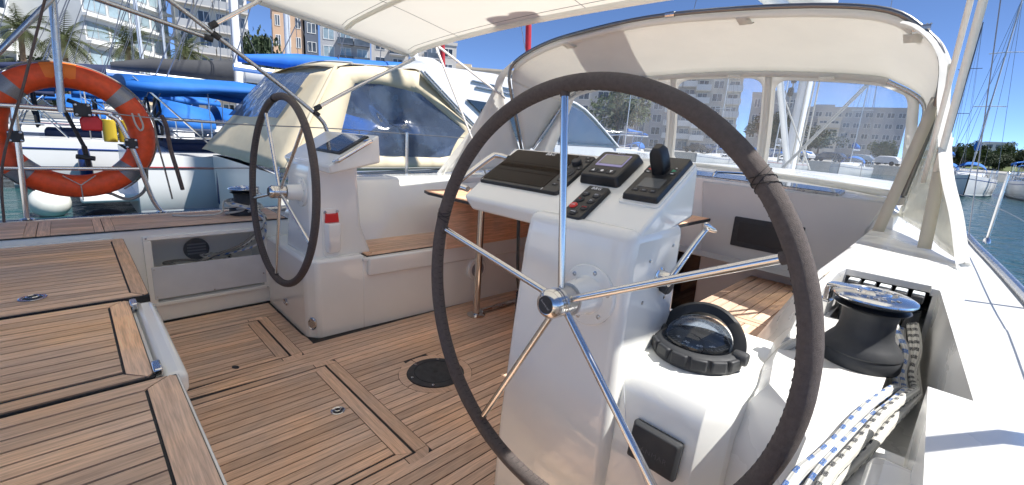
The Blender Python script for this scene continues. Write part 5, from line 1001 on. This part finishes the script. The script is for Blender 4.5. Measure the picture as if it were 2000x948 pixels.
for k, (x, y, lab, mm, mh) in enumerate(((-1, 74, 'dark masted sailing boat in the far row at the right edge', MASTD, 15), (5.5, 76, 'grey masted sailing boat in the far row at the right edge', MASTM, 12), (10.5, 72, 'sailing boat with a tall grey mast at the far right', MASTM, 17), (-9, 66, 'sailing boat moored below the wide grey building', MASTM, 14), (-14.5, 62, 'sailing boat with red furled sail below the wide grey building', MASTW, 15), (-21, 60, 'sailing boat moored ahead in front of the parked cars', MASTM, 13), (-27.5, 52, 'sailing boat moored ahead below the balcony tower', MASTM, 14))):
    sailboat(lab, x, y, 11, 3.4, stripe=STRB if k % 2 else STRR, bim=BLUE if k % 3 else None, boomc=[BLUE, LGREY, NAVY][k % 3], mast_h=mh, rz=R(180 if k % 2 else 170), group=RB, detail=1, mastm=mm)
bu = thing('mooring_buoy', 'round white mooring buoy floating left below the lifebuoy', 'buoy', (-10.95, -.33, WZ)); MB().lathe([(.27*math.sin(R(a)), -.02+.27*(1-math.cos(R(a)))) for a in range(0, 181, 15)], 24, Matrix.Translation((-10.95, -.33, WZ-.02))).build('ball', FEND, bu, smooth=80); MB().tube([(-10.95+.06*math.cos(R(a)), -.33, WZ+.53+.06*math.sin(R(a))) for a in range(0, 360, 30)], .015, 6, closed=True).build('ring', STEELD, bu)
# pale quay astern, out of view, added to bounce light into the cockpit
struct(MB().box(-32, -26, WZ-.6, 40, -4.2, .25).build('fill_quay_aft', mat('fill_quay_pale', (.50, .48, .44), .85, var=.15, vscale=.8), bevel=.05))

# ------------------------------------------------------------------ buildings
def bmat(n, c, v=.08): return mat(n, c, .85, var=v, vscale=.35)
WHITE_B, GREY_B, BEIGE_B, ORNG_B, STONE_B, PINK_B = bmat('render_white', (.72, .73, .72)), bmat('render_grey', (.40, .41, .43)), bmat('render_beige', (.62, .54, .42)), bmat('render_orange', (.52, .36, .25)), bmat('render_stone', (.52, .50, .47)), bmat('render_pink', (.62, .5, .42))
SLATE_B = bmat('render_slate', (.10, .12, .16)); PALE_B = bmat('render_pale', (.66, .62, .55)); GLZ = mat('window_glass', (.10, .12, .14), .08, coat=.4, var=.5, vscale=.7, obj=.7); GLZL = mat('window_curtain', (.32, .42, .47), .2, coat=.3, var=.3, vscale=.8, obj=.35); RAILG = mat('railing_grey', (.35, .36, .37), .5); AWN = mat('awning_beige', (.6, .48, .33), .8); SHUT = mat('shutter_brown', (.3, .16, .08), .7)
def building(label, A, B, depth, H, floors, bays, wall, win=GLZ, wf=.62, hf=.55, balc=None, balc_bays=None, bd=1.1, rail=None, roof=True, group='buildings on the waterfront', z0=.6, ground=0, parapet=.6, penthouse=None, skew=0):
    A, B = V(*A, 0), V(*B, 0); ex = (B-A).normalized(); ey = V(-ex.y, ex.x, 0)
    if ey.dot(-A) > 0: ey = -ey                    # ey points away from the camera side
    Wd = (B-A).length; t = thing('building', label, 'building', (A.x, A.y, z0), group)
    def P(u, d, z): p = A+ex*u+ey*d; return (p.x, p.y, z0+z)
    def bx(b, u0, d0, z_0, u1, d1, z_1): b.hexa([P(u0, d0, z_0), P(u1, d0, z_0), P(u1, d1, z_0), P(u0, d1, z_0), P(u0, d0, z_1), P(u1, d0, z_1), P(u1, d1, z_1), P(u0, d1, z_1)]); return b
    wl = bx(MB(), 0, 0, -1, Wd, depth, H).build('wall', wall, t, smooth=0)
    if parapet: r_ = bx(bx(MB(), -.15, -.15, H, Wd+.15, .15, H+parapet), -.15, .15, H, .15, depth, H+parapet); r_.build('parapet', wall, t, smooth=0)
    if penthouse: u0, u1, hh = penthouse; bx(MB(), u0*Wd, depth*.3, H, u1*Wd, depth*.8, H+hh).build('penthouse', wall, t, smooth=0)
    fh = (H-ground)/floors; bw = Wd/bays; ww, wh = bw*wf, fh*hf; cache = {}
    def inst(key, mk, name, m_, off, parent):
        if key not in cache: cache[key] = mk().mesh(name, 0)
        o = put(name, cache[key], m_, parent); o.location = off; return o
    O = Vector(P(0, 0, 0))
    for f in range(floors):
        zc = ground+f*fh+fh*.5
        for b in range(bays):
            uc = (b+.5)*bw; off = Vector(P(uc, 0, zc))-O
            mkf = lambda: bx(bx(bx(bx(bx(MB(), -ww/2-.08, -.07, -wh/2-.08, ww/2+.08, .05, -wh/2), -ww/2-.08, -.07, wh/2, ww/2+.08, .05, wh/2+.08), -ww/2-.08, -.07, -wh/2, -ww/2, .05, wh/2), ww/2, -.07, -wh/2, ww/2+.08, .05, wh/2), -.05, -.06, -wh/2, .05, .05, wh/2)
            o = inst('f', mkf, 'window', WHITE_B if wall is not WHITE_B else RAILG, off, t)
            inst('p', lambda: bx(MB(), -ww/2, -.03, -wh/2, ww/2, .04, wh/2), 'pane', win, (0, 0, 0), o)
            if balc and (balc_bays is None or b in balc_bays) and f > 0:
                s = inst('s', lambda: bx(MB(), -bw*.47, -bd, -fh*.5-.12, bw*.47, -.075, -fh*.5+.08), 'balcony', balc, off, t)
                inst('r', lambda: bx(bx(bx(MB(), -bw*.47, -bd, -fh*.5+.08, bw*.47, -bd+.08, -fh*.5+1.0), -bw*.47, -bd+.08, -fh*.5+.08, -bw*.47+.08, -.08, -fh*.5+1.0), bw*.47-.08, -bd+.08, -fh*.5+.08, bw*.47, -.08, -fh*.5+1.0), 'railing', rail or balc, (0, 0, 0), s)
    return t, P, bx
# to port
building('white stepped apartment block at the far left edge', (-76, -9), (-78, -2.8), 10, 19, 6, 3, WHITE_B, balc=WHITE_B, bd=1.6)
building('low beige house behind the palms at the far left', (-84, -2.6), (-84, 1.0), 8, 9, 3, 2, BEIGE_B)
building('grey-white stair tower joined to the white hotel', (-78, 1.4), (-77, 3.0), 8, 19, 6, 1, STONE_B, GLZL, .7, .55)
t, P, bx = building('white hotel with wide curtained windows and flat slab floors', (-75.5, 3.05), (-85, 12.4), 12, 17.2, 5, 4, WHITE_B, GLZL, .86, .56, balc=None, ground=2.2, penthouse=(.3, .8, 2.4))
for f in range(6): bx(MB(), -.2, -.7, 2.1+f*3.0, 13.4, -.08, 2.45+f*3.0).build('slab_edge', WHITE_B, t, smooth=0)
bx(MB(), .5, -1.5, 1.6, 10, -.8, 1.95).build('canopy', AWN, t, smooth=0)
building('beige apartment block with railed balconies and brown shutters', (-80, 12.6), (-79, 21.2), 12, 18.6, 6, 4, PALE_B, GLZ, .6, .62, balc=STONE_B, bd=1.0, rail=RAILG, penthouse=(.1, .6, 2.6))
building('orange rendered corner house with rounded bay', (-91, 28.3), (-89.6, 33), 9, 19.6, 6, 3, ORNG_B, GLZ, .4, .5, penthouse=(.1, .5, 1.4))
building('dark slate tower wing between orange house and grey block', (-89, 33.1), (-88.4, 35.2), 9, 19, 6, 1, SLATE_B, GLZ, .6, .5)
building('pale grey office block with blue glass balconies', (-88, 35.4), (-84, 43.2), 10, 18.4, 6, 3, GREY_B, GLZL, .6, .6, balc=SLATE_B, balc_bays=(1, 2), rail=GLZ)
building('grey block end seen past the red furled sail', (-84, 43.4), (-76, 57.5), 10, 17.4, 6, 5, STONE_B, GLZ, .5, .5, balc=GREY_B, balc_bays=(1, 3), rail=GLZ)
building('distant beige block with roof boxes above the motor cruiser', (-122, 88), (-104, 108), 12, 20.6, 6, 8, BEIGE_B, GLZ, .5, .5, penthouse=(.1, .3, 2))
# ahead, seen through the sprayhood windows
building('grey hotel with a grid of square windows ahead to port', (-76, 76), (-51, 92), 14, 15.4, 5, 7, STONE_B, GLZ, .52, .56, group='buildings ahead')
building('tall block with stacked white balconies ahead', (-50.5, 91), (-42.5, 94.5), 14, 18.4, 7, 3, GREY_B, GLZ, .6, .55, balc=WHITE_B, balc_bays=(1, 2), bd=1.8, group='buildings ahead', penthouse=(.2, .7, 2))
building('second tall block with stepped white balconies ahead', (-42.2, 93), (-34.6, 97), 14, 17.2, 7, 3, STONE_B, GLZ, .6, .55, balc=WHITE_B, balc_bays=(0, 2), bd=2.0, group='buildings ahead')
building('lower grey house right of the balcony blocks', (-34, 102), (-26, 104.5), 12, 12.2, 4, 4, GREY_B, GLZ, .45, .5, group='buildings ahead', penthouse=(.4, .7, 1.4))
building('wide grey building with a long flat roof ahead', (-43, 144), (-13, 150), 16, 13.4, 5, 14, GREY_B, GLZ, .62, .42, group='buildings ahead', penthouse=(.35, .5, 1.6))
building('pale balcony block in front of the wide grey building', (-30.4, 143), (-25.4, 144), 3, 10.6, 5, 2, PALE_B, GLZ, .6, .5, balc=PALE_B, bd=1.2, group='buildings ahead')
# right hand shore
hill = MB(); hill.grid([[(x, y, .5+7.5*math.exp(-((x-25)/45)**2)*math.sin(max(0, min(1, (y-232)/60))*math.pi/2)+.8*noise.noise((x*.05, y*.05, 3))) for x in range(-60, 161, 10)] for y in range(228, 331, 10)]); struct(hill.build('hill', mat('scrub', (.10, .13, .05), .95, var=.4, vscale=.2)))
for k, (x, y, w_, h_, z, lab) in enumerate(((3.0, 262, 8, 4.6, 6.6, 'white house on the wooded shore nearest the sprayhood'), (16, 265, 12, 5, 7.6, 'wide white house on top of the wooded shore'), (28, 262, 9, 4, 6.2, 'orange roofed house low on the wooded shore at the right edge'), (-6, 250, 8, 5, 3.4, 'cream house at the left end of the wooded shore'))):
    building(lab, (x, y), (x+w_, y+1), 7, h_, 2, 3, (WHITE_B, WHITE_B, ORNG_B, PALE_B)[k], group='houses on the wooded shore', z0=z)

# ------------------------------------------------------------------ trees
LEAF = mat('leaf_green', (.055, .085, .025), .7, var=.45, vscale=.6, trans=.2); LEAFD = mat('leaf_dark', (.028, .05, .018), .75, var=.4, vscale=.6, trans=.15); PALMG = mat('palm_frond', (.085, .105, .04), .6, var=.4, vscale=2, trans=.2); BARK = mat('bark', (.16, .115, .08), .9, var=.35, vscale=4, bump=.6, bscale=8); PBARK = mat('palm_bark', (.20, .135, .085), .9, var=.4, vscale=6, bump=.8, bscale=6)
def leafy(seed, R0, H0, n=3200, flat=.8):
    r_ = random.Random(seed); m = MB(); cl_ = [(V(r_.gauss(0, .42), r_.gauss(0, .42), r_.gauss(0, .36*flat))*R0, r_.uniform(.28, .5)*R0) for _ in range(26)]; s = R0*.085
    for k in range(n):
        c, rad = r_.choice(cl_); d = V(r_.gauss(0, 1), r_.gauss(0, 1), r_.gauss(0, 1)).normalized(); p = c+d*rad*r_.uniform(.55, 1.05)*V(1, 1, 1).length/1.73+V(0, 0, H0)
        a = V(r_.gauss(0, 1), r_.gauss(0, 1), r_.gauss(0, 1)).normalized(); b = a.orthogonal().normalized(); q = s*r_.uniform(.5, 1.2); m.add([p-a*q, p-b*q*.6, p+a*q, p+b*q*.6], [(0, 1, 2, 3)])
    return m.mesh('crown', 0, False)
def treetrunk(H0, r0, R0, seed):
    m = MB(); r_ = random.Random(seed); m.tube([(0, 0, -.5), (.05*r0, 0, H0*.4), (0, .1*r0, H0)], [r0, r0*.75, r0*.5], 8)
    for k in range(6): a = r_.uniform(0, 6.28); m.tube([(0, 0, H0*.6), (R0*.25*math.cos(a), R0*.25*math.sin(a), H0*.85), (R0*.6*math.cos(a), R0*.6*math.sin(a), H0+R0*.1)], [r0*.45, r0*.3, r0*.1], 6)
    return m.mesh('trunk', 50)
CR = [(leafy(5, 3, 4.4), treetrunk(4.4, .3, 3, 5)), (leafy(9, 3, 4.0, 3600, 1.1), treetrunk(4, .3, 3, 9)), (leafy(13, 3, 3.4, 3000, .7), treetrunk(3.4, .25, 3, 13))]
def tree(label, x, y, s, k, z=.7, m_=None, group='trees along the shore', rz=None):
    t = thing('leafy_tree', label, 'tree', (x, y, z), group); 
    for me, nm, mm in ((CR[k][0], 'crown', m_ or LEAF), (CR[k][1], 'trunk', BARK)):
        o = put(nm, me, mm, t); o.matrix_parent_inverse = Matrix.Identity(4)
        if nm == 'crown' and m_ is not None: o.material_slots[0].link = 'OBJECT'; o.material_slots[0].material = m_
    t.scale = (s, s, s*(1 if isinstance(s, (int, float)) else 1)); t.rotation_euler = (0, 0, x*1.7 if rz is None else rz); return t
tree('dark green tree between the beige block and the orange house', -68, 19.6, .85, 1, m_=LEAFD).scale = (.85, .85, 1.75)
tree('bushy green tree in front of the grey hotel ahead', -33, 51.5, 1.05, 0); tree('dark tree right of the lower grey house ahead', -27, 96, 1.25, 1, m_=LEAFD); tree('dark tree under the wide building ahead', -21, 104, .8, 0, m_=LEAFD); tree('small tree between cars and wide building', -12, 112, .8, 2)
tree('small dark tree behind the low beige house', -78, -.4, 1.1, 2, m_=LEAFD)
rt = random.Random(3)
for k in range(30): x = -10+k*1.6+rt.uniform(-1, 1); tree('green tree in the belt along the right hand shore', x, 224+rt.uniform(0, 24), rt.uniform(.8, 1.2), k % 3, z=-.5+rt.uniform(0, 3.5), m_=LEAFD if k % 2 else LEAF, group='tree belt on the right hand shore')
def palm_crown(seed):
    r_ = random.Random(seed); m = MB()
    for k in range(46):
        az = r_.uniform(0, 6.283); el = r_.uniform(-.5, 1.25); Lf = r_.uniform(2.3, 3.1); pts = []; d = V(math.cos(az)*math.cos(el), math.sin(az)*math.cos(el), math.sin(el)); p = V(0, 0, 0)
        for i in range(9): pts.append(p.copy()); p = p+d*Lf/8; d = (d+V(0, 0, -.13-.05*math.cos(el))).normalized()
        side = V(-math.sin(az), math.cos(az), 0); m.tube(pts, [.03*(1-i/9)+.006 for i in range(9)], 4, caps=False)
        for i in range(1, 8):
            for j in (0, .5):
                b = pts[i].lerp(pts[i+1], j); t_ = (pts[i+1]-pts[i]).normalized(); ln = .62*math.sin(math.pi*min(.98, (i+j+1.2)/9.4))+.08
                for s in (1, -1): tip = b+(side*s*.75+t_*.65+V(0, 0, -.28)).normalized()*ln; m.add([b, b+t_*.09, tip], [(0, 1, 2)])
    return m.mesh('crown', 0, False)
PC = [palm_crown(2), palm_crown(8)]
def palm(label, x, y, zc, s, k):
    t = thing('palm_tree', label, 'palm tree', (x, y, .7), 'palm trees on the promenade'); m = MB(); H0 = zc-.7; n_ = 14
    m.tube([(.12*math.sin(i*.5+k), .1*math.cos(i*.4), H0*i/n_) for i in range(n_+1)], [(.27-.06*i/n_)*(1.08 if i % 2 else .95) for i in range(n_)]+[.36], 9); o = m.build('trunk', PBARK, t); o.matrix_parent_inverse = Matrix.Identity(4)
    c = put('crown', PC[k % 2], PALMG, t); c.matrix_parent_inverse = Matrix.Identity(4); c.location = (.12*math.sin(n_*.5+k), .1*math.cos(n_*.4), H0); c.scale = (s, s, s)
palm('tall palm at the far left beside the white stepped block', -70, -2.1, 8.4, 1.15, 0); palm('tall palm in front of the stair tower', -70, 1.0, 8.1, 1.25, 1); palm('shorter palm in front of the white hotel', -66, 5.8, 8.0, 1.15, 0); palm('palm in front of the beige balcony block', -66, 10.9, 8.3, 1.2, 1); palm('low palm at the left image edge under the stepped block', -64, -4.6, 3.6, 1.0, 0)

# ------------------------------------------------------------------ cars on the quay ahead
CARM = [mat('car_white', (.75, .76, .77), .2, coat=.8), mat('car_silver', (.45, .47, .5), .25, .5, coat=.8), mat('car_dark', (.03, .035, .05), .2, coat=.8), mat('car_blue', (.03, .08, .25), .2, coat=.8)]
def car(label, x, y, rz, c, van=0):
    t = thing('parked_car', label, 'car', (0, 0, 0), 'cars parked on the quay ahead'); h2 = 1.9 if van else 1.42
    m = MB(); prof = [(-2.1, .35), (-2.15, .75), (-1.95, .95), (-1.6 if not van else -2.0, h2-.1 if van else 1.32), (-.6, h2), (.5, h2-.03), (1.15, .98), (1.95, .85), (2.12, .6), (2.1, .35)]
    m.loft([[(xx*w_, yy, z_) for yy, z_ in prof for xx in (1,)] for xx, w_ in ((-.85, 1), (-.8, 1), (.8, 1), (.85, 1))] if False else [[(xx, yy, z_ if abs(xx) < .8 else lerp(z_, .6, .12)) for yy, z_ in prof] for xx in (-.86, -.74, .74, .86)]); m.build('body', CARM[c], t, smooth=40)
    for s in (1, -1): m = MB(); m.prism([(-1.5, .98), (-.62, h2-.1), (.45, h2-.12), (1.0, .98)], 0, .03, frame((s*.845, 0, 0), (0, 1, 0), (1, 0, 0))); m.build('side_glass', DGLASS, t)
    m = MB(); m.hexa([(-.66, 1.12, 1.0), (.66, 1.12, 1.0), (.6, .56, h2-.07), (-.6, .56, h2-.07), (-.66, 1.17, 1.02), (.66, 1.17, 1.02), (.6, .6, h2-.04), (-.6, .6, h2-.04)]); m.build('windscreen', DGLASS, t)
    for sx_ in (-.8, .8):
        for yy in (-1.3, 1.3): w2 = MB().lathe([(.2, -.1), (.32, -.1), (.32, .1), (.2, .1)], 16, frame((sx_, yy, .32), (0, 1, 0), (1, 0, 0))).build('wheel', TYRE, t)
    t.location = (x, y, .7); t.rotation_euler = (0, 0, rz)
for k, (x, y, c, v, lab) in enumerate(((-27, 72, 0, 1, 'white van parked below the balcony blocks'), (-24.5, 74.5, 3, 0, 'blue car right of the white van on the quay'), (-21.5, 77, 1, 0, 'silver car in the middle of the parked row'), (-18.5, 79.5, 0, 0, 'white car beside the silver one on the quay'), (-15, 82, 2, 0, 'dark car near the foot of the wide building'), (-12, 85, 1, 0, 'silver car second from the right in the parked row'), (-9, 89, 0, 0, 'white car at the right end of the parked row'), (-30, 70, 2, 0, 'dark car at the left end of the parked row'))):
    car(lab, x, y, R(70+8*(k % 3)), c, v)
# small flags and furled sails above the cruiser
for lab, x, y, z0_, z1_, r_ in (('red furled sail rising behind the sprayhood corner', -12.0, 12.6, 2.6, 9.0, .12), ('red furled sail above the cruiser roof', -22, 16.0, 3.2, 9, .16)):
    m = MB(); m.tube([(x, y, z0_-2.4), (x-.3, y-.35, z1_)], [r_, r_*.8], 10); tag(m.build('furled_sail', REDF, smooth=60), lab, 'sail', 'red furled sails')
m = MB(); m.grid([[(-21.5+.05*math.sin(j), 12.6+.22*j, 4.2-.32*i-.16*j) for j in range(6)] for i in range(4)]); tag(m.build('flag', mat('flag_red_yellow', (.7, .25, .03), .8), solid=.01), 'red and yellow flag hanging above the cruiser roof', 'flag')
